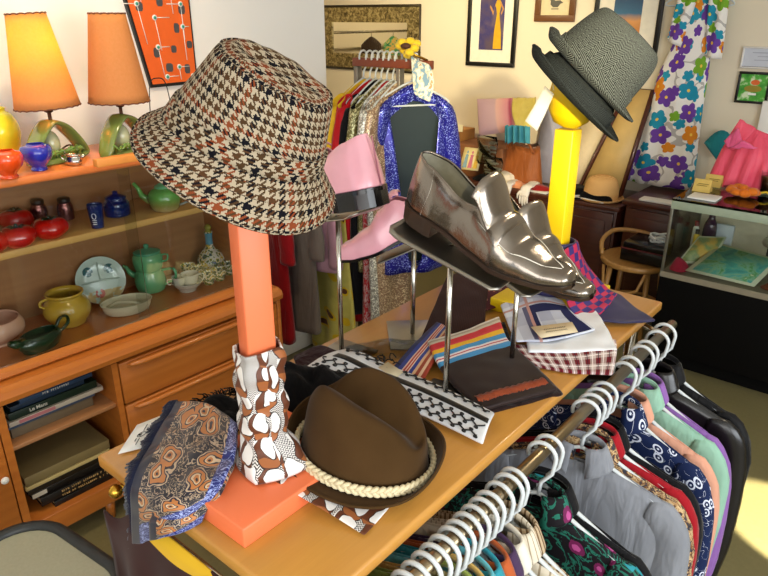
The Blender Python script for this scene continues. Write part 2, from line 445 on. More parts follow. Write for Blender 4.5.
def bd_(th): return .036+.024*cw(-math.sin(th))+.006*math.cos(th)
m = MB()
def brimf(u, v):
    th = 2*PI*u; w_ = bw_(th)*v
    return V(((BA+w_)*math.cos(th), (BB+w_)*math.sin(th), .002-bd_(th)*v**1.12+.004*math.sin(3*th+1)*v))
m.surf(brimf, 90, 10, cu=True, us=.80, vs=.075); m.build('brim', M['hound'], hat, thick=.003)
for q in (.25, .5, .75, .97):
    MB().tube([brimf(k/90, q)+V((0, 0, .0016)) for k in range(90)], .0009 if q < .9 else .002, 5, closed=True).build('brim_stitching', M['hound'], hat)
m = MB(); m.surf(lambda u, v: V((BA*lerp(1.014, .965, v)*math.cos(2*PI*u)+.003*v, BB*lerp(1.014, .965, v)*math.sin(2*PI*u), .001+.030*v)), 80, 3, cu=True, us=.80, vs=.030)
for f in m.bm.faces:
    for l in f.loops: p = l[m.uv].uv; l[m.uv].uv = (p.x*.71+p.y*.71, p.y*.71-p.x*.71)
m.build('hat_band', M['hound'], hat, thick=.003)

# orange stand
M['orange'] = plain('orange_paint', 'ea7648', .42, var=.06, nscale=6)
M['yellow'] = plain('yellow_paint', 'dcb800', .45, var=.06, nscale=6)
def hat_stand(nm, mat, loc, yaw, h, half, w, headM, headr, label):
    s = world_thing('hat_stand', label, 'hat stand', loc)
    MB().b2((loc[0]-half[0], loc[1]-half[1], TZ), (loc[0]+half[0], loc[1]+half[1], TZ+.04), bev=.003).build('base', mat, s)
    mm = MB().box((0, 0, h/2), (w, w, h), TR((loc[0], loc[1], TZ+.04), rz=yaw), bev=.003); mm.build('post', mat, s)
    MB().lathe([(0, -headr*1.25), (headr*.45, -headr*1.15), (headr*.75, -headr*.8), (headr*.95, -headr*.2), (headr, .2*headr), (headr*.85, .75*headr), (headr*.45, 1.05*headr), (0, 1.12*headr)], 32, headM).build('head', mat, s)
    return s
OX, OY = -.817, .64
hat_stand('o', M['orange'], (OX, OY, TZ), -.35, .56, (.107, .142), .05, basis(*ax, at(252, 128, d=.985)), .072, 'orange wooden hat stand with a square post and slab base')
YX, YY = -.792, 1.725
tax = hat_axes(math.radians(41), math.radians(13), .1)
YH = at(571, 92, d=1.74)
hat_stand('y', M['yellow'], (YX, YY, TZ), .0, .475, (.116, .157), .055, basis(*hat_axes(math.radians(16), math.radians(4)), at(577, 94, d=1.73)), .072, 'yellow painted hat stand with a square post and rounded head')

# two tweed hats stacked on the yellow stand
def trilby(nm, mat, bandmat, M_, label, a, b, h, bw):
    o = thing('trilby', label, 'hat', M=M_, group=None)
    m = MB(); crown(m, a, b, h, .88, .20, .60, dent=.022, dw=.03, dl=.09); m.build('crown', mat, o)
    m = MB(); brim(m, a, b, lambda th: bw*(1+.10*math.cos(th)), lambda th, v: .020*v*v*math.sin(th+.4)**2*(1 if math.sin(th+.2) > -.3 else .4) - .012*v*math.cos(th)*0 + .012*v**3 - .01*v + .020*v**2.5*max(0, -math.cos(th))**3)
    m.build('brim', mat, o, thick=.004)
    m = MB(); m.surf(lambda u, v: V((a*1.012*lerp(1, .955, v)*math.cos(2*PI*u), b*1.012*lerp(1, .955, v)*math.sin(2*PI*u), .002+.034*v)), 64, 3, cu=True, us=.7, vs=.034)
    [setattr(l[m.uv], 'uv', (l[m.uv].uv.x*.6+l[m.uv].uv.y*.8, l[m.uv].uv.y*.6-l[m.uv].uv.x*.8)) for f_ in m.bm.faces for l in f_.loops]; m.build('hat_band', bandmat, o, thick=.006)
    m = MB(); m.tube([V(((a+bw*(1+.10*math.cos(th)))*math.cos(th), (b+bw*(1+.10*math.cos(th)))*math.sin(th), .020*math.sin(th+.4)**2*(1 if math.sin(th+.2) > -.3 else .4)+.002+.020*max(0, -math.cos(th))**3)) for th in [2*PI*k/72 for k in range(72)]], .0032, 6, closed=True)
    m.build('brim_edge', mat, o)
    return o
trilby('u', M['tweed'], M['tweed'], basis(*tax, at(588, 77, d=1.71)), 'grey herringbone tweed trilby, upper of the two on the yellow stand', .125, .112, .150, .036)
trilby('l', M['tweed2'], M['tweed2'], basis(*tax, at(572, 95, d=1.715)), 'dark charcoal felt trilby underneath the herringbone hat', .124, .110, .06, .042)
tg = world_thing('price_tag', 'white paper price tag hanging from the brim of the charcoal hat', 'tag', at(540, 105, d=1.66))
A, B, C_, D = (at(x, y, d=1.66) for x, y in ((545, 86), (554, 94), (537, 131), (525, 121)))
m = MB(); m.surf(lambda u, v: A.lerp(B, u).lerp(D.lerp(C_, u), v)+FH*(-.004*math.sin(v*3)), 4, 8, us=.03, vs=.09); m.build('tag_card', plain('tag_paper', 'aeaca6', .6), tg, thick=.0008)
MB().tube([at(553.5, 90, d=1.66), at(553, 86, d=1.67), at(556, 80, d=1.68)], .0007, 5).build('string', M['white'], tg)

# brown fedora
fa = at(300, 432, z=1.03); fb = at(437, 478, z=1.03); 
t = T('brown_felt', 1, 0, .05, sheen=.08); o = t.tc('Object'); t.color(t.mix(t.noise(o, 14, 4), '3a2814', '4e3820')); t.bump(t.noise(o, 700, 2), .25, .0008); M['felt'] = t.mat
yawf = math.atan2(fb.y-fa.y, fb.x-fa.x)
FM = Matrix.Translation((fa+fb)/2 + V((-.002, .0, -.004))) @ rz(yawf) @ Matrix.Rotation(math.radians(5), 4, 'Y') @ Matrix.Rotation(math.radians(-.5), 4, 'X')
fed = thing('fedora', 'brown felt fedora with a braided cream band lying on the table edge', 'hat', M=FM)
FA, FB = .127, .106
m = MB(); crown(m, FA, FB, .154, .85, .18, .58, dent=.066, dw=.044, dl=.17, nu=90, nv=40)
for vt in m.bm.verts: vt.co.z *= 1-.23*vt.co.x/FA; vt.co.x += .0
m.build('crown', M['felt'], fed)
fw_ = lambda th: .026+.010*math.sin(-th)
fz_ = lambda th, v: .042*v**1.6*sst(-.7, .6, math.sin(th)) + .022*v**2*(math.cos(th)**4) + .004*v
m = MB(); brim(m, FA, FB, fw_, fz_, 80, 10); m.build('brim', M['felt'], fed, thick=.0035)
m = MB(); m.tube([V(((FA+fw_(th))*math.cos(th), (FB+fw_(th))*math.sin(th), fz_(th, 1))) for th in [2*PI*k/80 for k in range(80)]], .003, 6, closed=True); m.build('brim_edge', M['felt'], fed)
M['braid'] = plain('braid_cord', 'd9c9a2', .8, var=.2, nscale=300, bump=.3, bscale=600)
for s_ in range(3):
    pts = []
    for k in range(260):
        th = 2*PI*k/260; ph = th*22+s_*2*PI/3
        rr = .0075+.0022*math.sin(ph*2)
        pts.append(V(((FA+rr)*math.cos(th), (FB+rr)*math.sin(th), .016+.0068*math.sin(ph))))
    MB().tube(pts, .0046, 7, closed=True).build('braid_strand', M['braid'], fed)

# ------------------------------------------------------------------ cloths on the table
def cloth(name, mat, corners, label, cat, nu=28, nv=28, amp=.004, thick=.006, seed=0, group=None, fz=None, freq=9, parent=None, sub=1, round_=0):
    a, b, c, d = [V(p) for p in corners]
    us = ((b-a).length+(c-d).length)/2; vs = ((d-a).length+(c-b).length)/2
    def f(u, v):
        p = a.lerp(b, u).lerp(d.lerp(c, u), v)
        e = min(u, 1-u, v, 1-v)
        n = noise.noise(V((p.x*freq, p.y*freq, seed*3.7)))
        q = noise.noise(V((p.x*5, p.y*5, seed*3.7+20)))
        p = p + V((.006*n, .006*q, 0))*(1 if e < .02 else .6) + V((0, 0, amp*(n+.6)+ (fz(u, v) if fz else 0)))
        return p
    m = MB(); m.surf(f, nu, nv, us=us, vs=vs)
    o = m.build(name, mat, parent, thick=thick, off=0, sub=sub)
    if label: tag(o, label, cat, group)
    return o
def stripes(name, stops, axis=0, scale=1, rough=.7, noise_amt=.05):
    """lengthwise stripes: stops in metres along uv axis, repeating every `scale` metres"""
    t = T(name, rough, 0, .3, sheen=.2); uv = t.sep(t.tc('UV')); k = (uv[axis]/scale) % 1
    c = t.ramp(k, stops, True); t.color(t.mix(t.noise(t.tc('Object'), 400, 2)*.25, c, '101010')); t.bump(t.noise(t.tc('Object'), 700, 2), .2, .001); return t.mat

# swirl scarf wrapped round the orange post
def swirl(name):
    t = T(name, .5, 0, .4, sheen=.1); uv = t.tc('UV'); SC = 21
    n = t.n.new('ShaderNodeTexVoronoi'); n.voronoi_dimensions = '2D'; n.inputs['Scale'].default_value = SC; n.inputs['Randomness'].default_value = .55
    wv = t.n.new('ShaderNodeVectorMath'); wv.operation = 'ADD'; nz = t.noise(uv, 30, 1, .4, 0, True)
    w2 = t.n.new('ShaderNodeVectorMath'); w2.operation = 'SCALE'; w2.inputs['Scale'].default_value = .030; t.l.new(nz.k, w2.inputs[0]); t.l.new(uv.k, wv.inputs[0]); t.l.new(w2.outputs[0], wv.inputs[1])
    t.l.new(wv.outputs[0], n.inputs['Vector']); vs_ = t.n.new('ShaderNodeVectorMath'); vs_.operation = 'SUBTRACT'
    t.l.new(wv.outputs[0], vs_.inputs[0]); t.l.new(n.outputs['Position'], vs_.inputs[1]); x, y, _ = t.sep(S(t, vs_.outputs[0])); x = x*SC*1.15; y = y*SC*.78
    r0 = (x*x+y*y).sqrt(); x1 = x-.16; y1 = y-.13; r1 = (x1*x1+y1*y1).sqrt(); x2 = x+.2; y2 = y-.3; r2 = (x2*x2+y2*y2).sqrt()
    u_, v_, _ = t.sep(uv)
    zig = ((v_/.0042 + ((u_/.007) % 1 - .5).abs()*2) % 1) < .45
    c = t.mix(zig, 'dcd6d0', '2a2422'); c = t.mix(r2 < .30, c, 'e6e0da')
    c = t.mix(r0 < .50, c, '150e0c'); c = t.mix(r0 < .475, c, '5f3119'); c = t.mix((r0 < .46)*(y < -.2), c, '9a5a2e'); c = t.mix(r1 < .335, c, '150e0c'); c = t.mix(r1 < .31, c, 'ece7e2')
    t.color(c); return t.mat
M['swirl'] = swirl('brown_swirl_print')
sc = world_thing('wrapped_scarf', 'white scarf with brown swirl print wrapped around the orange post and trailing under the fedora', 'scarf', (OX, OY, TZ+.04))
def wrap(u, v):
    z = TZ+.045+v*.232; th = 2*PI*u
    r = .0385+.020*sst(.26, 0, v)+.0022*math.sin(v*34+th*2)+.0025*math.sin(v*17-th)
    q = 1/max(abs(math.cos(th)), abs(math.sin(th)))**.55
    p = V((math.cos(th)*r*q, math.sin(th)*r*q, 0)); p.rotate(Euler((0, 0, -.35)))
    return V((OX, OY, z))+p+V((.012*sst(.3, 0, v), .004*sst(.3, 0, v), .006*math.sin(th+1)*v))
m = MB(); m.surf(wrap, 48, 40, cu=True, us=.3, vs=.24); m.build('wrap', M['swirl'], sc, thick=.003)
pA, pB, pC, pD = V((-.80, .605, 1.048)), V((-.575, .640, 1.006)), V((-.60, .80, 1.006)), V((-.82, .70, 1.046))
cloth('scarf_tail', M['swirl'], [pA, pB, pC, pD], None, None, 30, 16, .002, .003, 3, parent=sc)
pA, pB, pC, pD = V((-.87, .69, 1.02)), V((-.74, .80, 1.012)), V((-.80, .90, 1.012)), V((-.93, .76, 1.02))
cloth('scarf_fold', M['swirl'], [pA, pB, pC, pD], None, None, 18, 14, .006, .004, 5, parent=sc)

# paisley scarf hanging over the front edge
def paisley(name):
    t = T(name, .38, 0, .45, sheen=.2); uv = t.tc('UV'); u_, v_, _ = t.sep(uv)
    nz = t.noise(uv, 22, 2, .5, 0, True); w2 = t.n.new('ShaderNodeVectorMath'); w2.operation = 'SCALE'; w2.inputs['Scale'].default_value = .05; t.l.new(nz.k, w2.inputs[0])
    wv = t.n.new('ShaderNodeVectorMath'); wv.operation = 'ADD'; t.l.new(uv.k, wv.inputs[0]); t.l.new(w2.outputs[0], wv.inputs[1]); p = S(t, wv.outputs[0])
    d = t.vor(p, 17)*1.0; k = d*17 if False else d
    e = t.vor(p, 46); n2 = t.noise(uv, 44, 2, .5, 2.6)
    c = t.mix(n2.within(.47, .53), '141322', 'a8927a'); 
    for r_, col in ((.46, '121230'), (.43, 'b8a084'), (.385, '17162c'), (.34, 'b4713a'), (.22, '17162c'), (.18, 'c9b090'), (.12, 'b4713a'), (.06, '17162c')): c = t.mix(k < r_, c, col)
    blue = t.mix(n2.within(.46, .53), '131f6a', '9aa6d8')
    c = t.mix(((v_*1.0+u_*.45) > .305).max(u_ > .168), c, blue); c = t.mix(u_ < .026, c, '10142c')
    t.color(c); return t.mat
M['paisley'] = paisley('paisley_silk')
ps = world_thing('paisley_scarf', 'navy and gold paisley silk scarf with dark fringe hanging over the table corner', 'scarf', (-.98, .5, 1.0))
psf = patch([[at(176, 402, z=1.05), at(208, 404, z=1.06), at(238, 424, z=1.065)],
             [at(153, 440, z=1.038), at(189, 446, z=1.056), at(236, 452, z=1.068)],
             [at(133, 480, z=1.03), at(170, 492, z=1.045), at(224, 482, z=1.062)],
             [at(132, 515, y=.457), at(168, 518, y=.452), at(209, 503, z=1.035)],
             [at(133, 545, y=.452), at(168, 534, y=.448), at(203, 514, z=1.012)]], 3, .007, 30)
m = MB(); m.surf(psf, 30, 44, us=.19, vs=.36); m.build('scarf_body', M['paisley'], ps, thick=.008, sub=1)
m = MB()
def psl(u, v):
    p = psf(lerp(.3, .98, u), lerp(.1, .93, v)); return p+V((.004*u, -.006 if v > .7 else .0, -.012))
m.surf(psl, 16, 30, us=.16, vs=.30)
m.build('under_fold', M['paisley'], ps, thick=.010, sub=1)
m = MB(); r_ = random.Random(3)
for k in range(120):
    v = k/119; p = psf(.02, v)+V((0, 0, .002)); d = (psf(0, v)-psf(.12, v)).normalized()
    L = .028+.006*r_.random(); q = p+d*L*.6+V((0, 0, -.003)); e = p+d*L+V((r_.uniform(-.004, .004), r_.uniform(-.004, .004), -.012))
    m.tube([p, q, e], [.0034, .0032, .0022], 5)
tag(m.build('fringe', fabric('navy_fringe', '11162e', rough=.7), ps), 'dark navy fringe')

# white card
cA = [at(118, 454, z=1.004), at(147, 447, z=1.004), at(163, 415, z=1.012), at(137, 425, z=1.012)]
def cardmat(name, base='efeadf', ink='222222', dens=.5, sx=.008, sy=.06):
    t = T(name, .6, 0, .3); u, v, _ = t.sep(t.tc('UV'))
    t.color(base); return t.mat
cd_ = world_thing('business_card', 'small white card with a round black emblem and lettering at the table corner', 'card', cA[0])
m = MB(); m.surf(lambda u, v: cA[0].lerp(cA[1], u).lerp(cA[3].lerp(cA[2], u), v), 2, 4, us=.06, vs=.12); m.build('card', M['white'], cd_, thick=.0012)
m = MB()
def onc(u, v): return cA[0].lerp(cA[1], u).lerp(cA[3].lerp(cA[2], u), v)+V((0, 0, .0012))
r_ = random.Random(5)
m.tube([onc(.5+.15*math.cos(q), .5+.075*math.sin(q)) for q in [2*PI*i/24 for i in range(24)]], .0008, 4, closed=True)
m.tube([onc(.44+.012*i*math.cos(i*1.9), .5+.006*i*math.sin(i*1.9)) for i in range(9)], .0006, 4)
for u0, v0, v1 in ((.5, .16, .38), (.5, .62, .84), (.38, .30, .40), (.62, .60, .70)):
    m.tube([onc(u0+.012*math.sin(i*2.2), lerp(v0, v1, i/16)) for i in range(17)], .0007, 4)
tag(m.build('lettering', M['black'], cd_), 'black script lettering')

# black fringed scarf behind the post
bl = world_thing('black_scarf', 'crumpled black knitted scarf with fringe behind the orange post', 'scarf', (-1.0, .85, 1.0))
M['blackknit'] = fabric('black_knit', '060507', rough=.95, sheen=.05)
def heap(cx, cy, rx, ry, h, yaw, seed, base=TZ):
    c, s = math.cos(yaw), math.sin(yaw)
    def f(u, v):
        th = 2*PI*u; r = 1-v
        e = 1+.18*noise.noise(V((math.cos(th)*1.7, math.sin(th)*1.7, seed)))
        x, y = rx*r*math.cos(th)*e, ry*r*math.sin(th)*e
        z = h*(1-r**2.4)*(1+.5*noise.noise(V((x*22, y*22, seed+5))))
        return V((cx+c*x-s*y, cy+s*x+c*y, base+.002+max(0, z)))
    return f
m = MB(); m.surf(heap(-.965, .865, .095, .16, .075, -.75, 1), 40, 14, cu=True); m.build('heap', M['blackknit'], bl)
m = MB(); m.surf(heap(-1.045, .70, .06, .085, .045, .5, 7), 36, 12, cu=True); m.build('tail', M['blackknit'], bl)
m = MB(); r_ = random.Random(9)
for cx, cy, rx, ry, yw in ((-.965, .865, .095, .16, -.75), (-1.045, .70, .06, .085, .5)):
    c, s = math.cos(yw), math.sin(yw)
    for k in range(170):
        th = r_.random()*2*PI; x, y = rx*.92*math.cos(th), ry*.92*math.sin(th); p = V((cx+c*x-s*y, cy+s*x+c*y, TZ+.012+.014*r_.random()))
        d = V((c*math.cos(th)-s*math.sin(th), s*math.cos(th)+c*math.sin(th), 0))*(.016+.02*r_.random()); q = p+d+V((r_.uniform(-.008, .008), r_.uniform(-.008, .008), -.005))
        m.tube([p, (p+q)/2+V((0, 0, .004)), q], .0016, 4)
m.build('fringe', M['blackknit'], bl)

# white ties with black squiggles
M['tiewhite'] = plain('white_silk', 'dcdde0', .4, var=.05)
wt = world_thing('squiggle_tie', 'white folded neckwear with black bands and looping black outlines behind the fedora', 'neckwear', (-.8, 1.0, 1.0))
A0 = at(303, 372, z=1.03); A1 = at(345, 352, z=1.02); B0 = at(483, 445, z=1.012); B1 = at(495, 414, z=1.022)
def wtf(u, v):
    p = A0.lerp(A1, v).lerp(B0.lerp(B1, v), u); bow = .02*math.sin(u*PI)
    return p+V((.01, .03, 0))*math.sin(u*PI)*.6+V((0, 0, .012*math.exp(-((u-.1)/.12)**2)+.010*math.sin(v*PI)))
m = MB(); m.surf(wtf, 40, 14, us=.6, vs=.1); m.build('body', M['tiewhite'], wt, thick=.008, sub=1)
m = MB(); m.surf(lambda u, v: wtf(lerp(.06, .99, u), lerp(.46, .60, v))+V((0, 0, .0052)), 40, 3); m.build('band', M['black'], wt, thick=.0012)
m = MB()
for v0, am, ph0 in ((.09, .07, 0), (.30, .09, 1.2), (.86, .08, .5)):
    pts = []; NL = 15
    for k in range(420):
        ph = k/420*NL*2*PI+ph0; u = .03+.94*k/420+.016*math.sin(ph*2)
        pts.append(wtf(min(.995, max(.005, u)), min(.99, max(.01, v0+am*math.sin(ph))))+V((0, 0, .0062)))
    m.tube(pts, .0017, 5)
tag(m.build('squiggle_print', M['black'], wt), 'looping black outlines')
# ------------------------------------------------------------------ shoes on display stands
def leather(name, c, rough=.25, metal=0, bump=.12, coat=.3, c2=None):
    t = T(name, rough, metal, .5, coat=coat); o = t.tc('Object'); n = t.noise(o, 18, 3)
    c1 = lin(c); t.color(t.mix(n, tuple(x*.85 for x in c1[:3]), c2 or tuple(min(1, x*1.1) for x in c1[:3]))); t.bump(t.noise(o, 45, 4), bump, .004); return t.mat
M['silver'] = leather('silver_leather', '8c8278', .20, .94, .22, 0)
M['pink'] = leather('pink_leather', 'eeaab6', .28, 0, .06, .4)
M['sole'] = plain('dark_sole', '34251c', .3, var=.1)
M['soleblk'] = plain('black_sole', '0d0b0c', .2, var=.1)
M['lining'] = plain('grey_lining', '8c897a', .6, var=.25, nscale=60)
M['seam'] = plain('pale_stitching', 'd8d2c4', .4, var=.05)
M['seamp'] = plain('rose_stitching', 'b06a7a', .5, var=.05)
WT = [(0, .0), (.03, .019), (.09, .029), (.2, .033), (.36, .031), (.5, .037), (.63, .043), (.8, .033), (.92, .023), (.975, .0175), (.992, .013), (1, .003)]
def shoe_w(t): 
    for (x0, y0), (x1, y1) in zip(WT, WT[1:]):
        if t <= x1:
            f = (t-x0)/(x1-x0); return lerp(y0, y1, math.sqrt(f) if x0 == 0 else f)
    return WT[-1][1]
def shoe_zs(t): return itp([(0, .025), (.2, .024), (.5, .011), (.7, .006), (.85, .009), (1, .018)], t)
def shoe_h(t, kind):
    if kind == 'loafer': return itp([(0, .070), (.12, .066), (.36, .050), (.46, .056), (.58, .046), (.72, .029), (.88, .017), (.985, .011), (1, .003)], t)
    return itp([(0, .069), (.12, .063), (.3, .050), (.42, .072), (.55, .058), (.70, .042), (.88, .030), (.98, .020), (1, .003)], t)
def make_shoe(kind, label, Mx, mats, L, group=None):
    up, sole, line, seam = mats
    o = thing('loafer' if kind == 'loafer' else 'lace_up_shoe', label, 'shoe', M=Mx, group=group)
    sc = L/.32*1.12; wsc = 1.06; HS = 1.22
    NT, NS, kk = 24, 48, 8
    xs = [((k/NS)**1.5 if k < NS*.5 else (k/NS)**1.0*1.0) for k in range(NS+1)]
    xs = [lerp((k/NS)**1.6, k/NS, sst(0, .5, k/NS)) for k in range(NS+1)]
    xo = .47
    def ring(t, th, inset=0):
        w = max(0, shoe_w(t)*wsc-inset); h = shoe_h(t, kind)*HS-inset*.5; zs = shoe_zs(t)
        c, s_ = math.cos(th), math.sin(th)
        bulge = 1+.06*math.sin(th)
        y = w*math.copysign(abs(c)**.66, c)*bulge*(1 if t > .4 else lerp(1, .87, s_*sst(.4, .1, t))); z = zs+h*max(0, s_)**.72
        return V((t*L+.012*sc*s_*sst(.22, 0, t), y*sc, z*sc))
    opening = lambda i, j: xs[j+1] <= xo+.001 and kk <= i < NT-kk
    m = MB(); m.surf(lambda u, v: ring(xs[round(v*NS)], PI*(1-u)), NT, NS, us=.2, vs=L, hole=opening)
    m.build('upper', up, o, thick=.0022, off=-1, sub=1)
    m = MB(); m.surf(lambda u, v: ring(xs[round(v*NS)], PI*(1-u), .0035), NT, NS, us=.2, vs=L, hole=lambda i, j: opening(i, j) or xs[j] > .7)
    tag(m.build('lining', line, o), 'pale grey lining')
    m = MB(); m.surf(lambda u, v: V((lerp(.03, .7, v)*L, shoe_w(lerp(.03, .7, v))*.93*(2*u-1)*sc, (shoe_zs(lerp(.03, .7, v))+.004)*sc)), 8, 16); m.build('insole', line, o)
    # sole and heel
    def outline(ex):
        P = [(t*L+(ex if t > .9 else -ex if t < .05 else 0), (shoe_w(t)*wsc+ex)*sc) for t in [k/40 for k in range(41)]]
        return P
    m = MB(); n = 44
    def solef(top):
        def f(u, v):
            t = u; w = (shoe_w(t)*wsc+.0035*(1 if 0 < t < 1 else .6))*sc
            return V((t*L*1.012-.002, w*(2*v-1), (shoe_zs(t)+(.001 if top else -.0055))*sc))
        return f
    m.surf(solef(True), n, 8); m.surf(solef(False), n, 8, flip=True)
    for e in (0, 1):
        m.surf(lambda u, v: solef(False)(u, e).lerp(solef(True)(u, e), v), n, 2, flip=bool(e))
    tag(m.build('sole', sole, o, auto=40), 'dark leather sole')
    m = MB(); hp = [(t*L-.001, (shoe_w(t)*wsc+.003)*sc) for t in [k/24*.245 for k in range(25)]]
    poly = hp+[(x, -y) for x, y in reversed(hp[1:])]
    m.prism(poly, .027*sc, z0=-.003*sc, bev=.0012); tag(m.build('heel', sole, o), 'dark stacked heel')
    # topline edge and details
    pts = [ring(t, PI*(1-kk/NT)) for t in reversed([x for x in xs if x <= xo+.02])]+[ring(t, PI*kk/NT) for t in [x for x in xs if x <= xo+.02]]
    MB().tube(pts, .0018*sc, 6).build('topline', up, o)
    if kind == 'loafer':
        m = MB()
        def tong(u, v):
            t = lerp(.62, .45, v); th = PI*lerp(.20, .80, u)
            p = ring(max(t, .48), PI-th)
            wv = lerp(.85, 1.12, v); k = sst(.15, 1, v)
            return V((t*L-.004*k, p.y*wv, p.z+.003+.036*sc*k**1.2-.006*k*math.cos(th)**2))
        m.surf(tong, 16, 14); m.build('tongue', up, o, thick=.003, sub=1)
        for q in (-1, 1):
            pts = [ring(t, PI/2+q*lerp(.86, .02, ((t-.5)/.43)**2.2))+V((0, 0, .0012)) for t in [lerp(.5, .93, k/24) for k in range(25)]]
            MB().tube(pts, .0012*sc, 5).build('apron_seam', seam, o)
        pts = [ring(.16+.03*math.sin(k/10*PI), PI*(k/10*.34))+V((0, .0008, 0)) for k in range(11)]
        MB().tube(pts, .001*sc, 5).build('side_seam', seam, o)
        pts = [ring(.16+.03*math.sin(k/10*PI), PI-PI*(k/10*.34))-V((0, .0008, 0)) for k in range(11)]
        MB().tube(pts, .001*sc, 5).build('side_seam', seam, o)
        m = MB(); m.surf(lambda u, v: ring(lerp(.55, .64, v)+.03*math.cos(2*PI*u)*0, PI*lerp(.16, .84, u))+V((0, 0, .0022+.002*math.sin(v*PI))), 24, 6); m.build('saddle_strap', up, o, thick=.002, sub=1)
    else:
        for t0, am in ((.60, .05), (.76, .06)):
            pts = [ring(t0+am*abs(math.sin(k/24*PI*2))*(1 if t0 > .7 else -.6), PI*k/24)+V((0, 0, .0006)) for k in range(25)]
            MB().tube(pts, .0011*sc, 5).build('toe_seam', seam, o)
        for k in range(5):
            t = lerp(.42, .57, k/4); MB().tube([ring(t, PI*q)+V((0, 0, .002)) for q in (.36, .43, .5, .57, .64)], .0018*sc, 6).build('lace', up, o)
        m = MB(); m.surf(lambda u, v: ring(lerp(.52, .36, v), PI*lerp(.34, .66, u))+V((0, 0, -.002+.018*v)), 10, 8); m.build('tongue', up, o, thick=.003)
        pts = [V((-.001*sc, 0, z*sc)) for z in (.03, .05, .07, .09, .098)]; MB().tube(pts, .0012*sc, 5).build('back_seam', seam, o)
        for q in (0, 1):
            pts = [ring(.22-.05*k/10, (PI if q else 0)+(-1 if q else 1)*PI*(k/10*.33)) for k in range(11)]; MB().tube(pts, .001*sc, 5).build('side_seam', seam, o)
    return o
def shoe_matrix(heel, toe, roll=0):
    x = (toe-heel).normalized(); y = UP.cross(x).normalized(); z = x.cross(y)
    c, s = math.cos(roll), math.sin(roll); y, z = y*c+z*s, z*c-y*s
    return basis(x, y, z, heel), (toe-heel).length
def shoe_stand(label, base, Mx, L, f0, f1, bw, bl, byaw, pole_t, off=0):
    """base: point on the table, Mx: shoe frame; tilted plate under the sole, pole, base"""
    top = Mx @ V((pole_t*L, off*.5, -.018)); base = V((top.x, top.y, base.z))
    o = world_thing('shoe_stand', label, 'shoe stand', base)
    MB().box((0, 0, .003), (bw, bl, .006), TR(base, rz=byaw), bev=.002).build('base', M['steel'], o)
    m = MB(); 
    def f(u, v):
        t = lerp(f0, f1, v); w = .056*(1-.10*v)*min(1, (1-abs(2*v-1)**8)*1.0+.72)
        return Mx @ V((t*L, w*(2*u-1)+off, -.020+(.010*sst(.12, 0, v)+.0)-(0.0 if v < .85 else 0)+(shoe_zs(t)*0)))
    m.surf(f, 8, 24); m.build('plate', M['steel'], o, thick=.003)
    m = MB(); m.tube([base+V((0, 0, .004)), base.lerp(top, .5), top], .0062, 12); m.build('pole', M['chrome'], o)
    return o
sil = (M['silver'], M['sole'], M['lining'], M['seam']); pk = (M['pink'], M['soleblk'], M['pink'], M['seamp'])
def pair(kind, label, slabel, heelpx, toepx, hd, td, mats, base, f0, f1, bw, bl, byaw, pole_t, roll, _p=0):
    h, t = at(*heelpx, d=hd), at(*toepx, d=td); Mx, L = shoe_matrix(h, t, roll)
    make_shoe(kind, label, Mx, mats, L); shoe_stand(slabel, base, Mx, L, f0, f1, bw, bl, byaw, pole_t, -.028 if kind == 'loafer' else 0)
pair('loafer', 'metallic silver loafer with raised tongue, the nearer of the silver pair', 'steel shoe stand under the nearer silver loafer', (409, 209), (569, 294), 1.40, 1.22, sil, V((-.700, 1.075, TZ+.001)), .02, .72, .13, .16, .2, .33, math.radians(8))
pair('loafer', 'metallic silver loafer with raised tongue, the farther one mostly behind its mate', 'steel shoe stand under the farther silver loafer', (470, 226), (588, 305), 1.64, 1.42, sil, V((-.745, 1.36, TZ+.001)), .02, .72, .13, .16, .2, .50, math.radians(6))
pair('lace', 'pink leather lace-up shoe with black heel toward the viewer, beside the check hat', 'steel shoe stand under the pink shoe beside the check hat', (384, 203), (262, 216), 1.44, 1.72, pk, V((-1.03, 1.09, TZ+.001)), .1, .8, .12, .15, .1, .35, math.radians(0))
pair('lace', 'pink leather lace-up shoe pointing toe down behind the silver loafers', 'steel shoe stand with square base under the toe-down pink shoe', (462, 216), (344, 266), 1.66, 1.74, pk, V((-1.005, 1.325, TZ+.001)), .1, .72, .13, .17, .75, .42, math.radians(4))

# ------------------------------------------------------------------ folded scarves and handkerchiefs
def pcloth(name, mat, rows, label, cat, us, vs, nu=26, nv=26, seed=0, amp=.004, thick=.007, group=None, parent=None):
    m = MB(); m.surf(patch(rows, seed, amp, 22), nu, nv, us=us, vs=vs); o = m.build(name, mat, parent, thick=thick, sub=1)
    return tag(o, label, cat, group) if label else o
t = T('brown_rib', .9, 0, .15, sheen=.05); u, v, _ = t.sep(t.tc('UV')); o = t.tc('Object')
t.color(t.mix(((u/.006) % 1).within(.3, .7)*.5+t.noise(o, 300, 2)*.5, '20100f', '3f211d')); t.bump(t.noise(o, 500, 2), .4, .001); M['brownrib'] = t.mat
pcloth('knit_scarf', M['brownrib'], [[at(447, 276, z=1.022), at(468, 273, z=1.03), at(489, 284, z=1.02)], [at(436, 302, z=1.022), at(460, 300, z=1.028), at(486, 308, z=1.02)], [at(420, 340, z=1.018), at(452, 342, z=1.022), at(484, 336, z=1.018)], [at(414, 352, z=1.012), at(448, 356, z=1.012), at(480, 348, z=1.012)]],
       'dark brown ribbed scarf laid across the table behind the striped scarves', 'scarf', .2, .45, seed=1)
t = T('rainbow_scarf', .6, 0, .3, sheen=.1); u, v, _ = t.sep(t.tc('UV')); o = t.tc('Object')
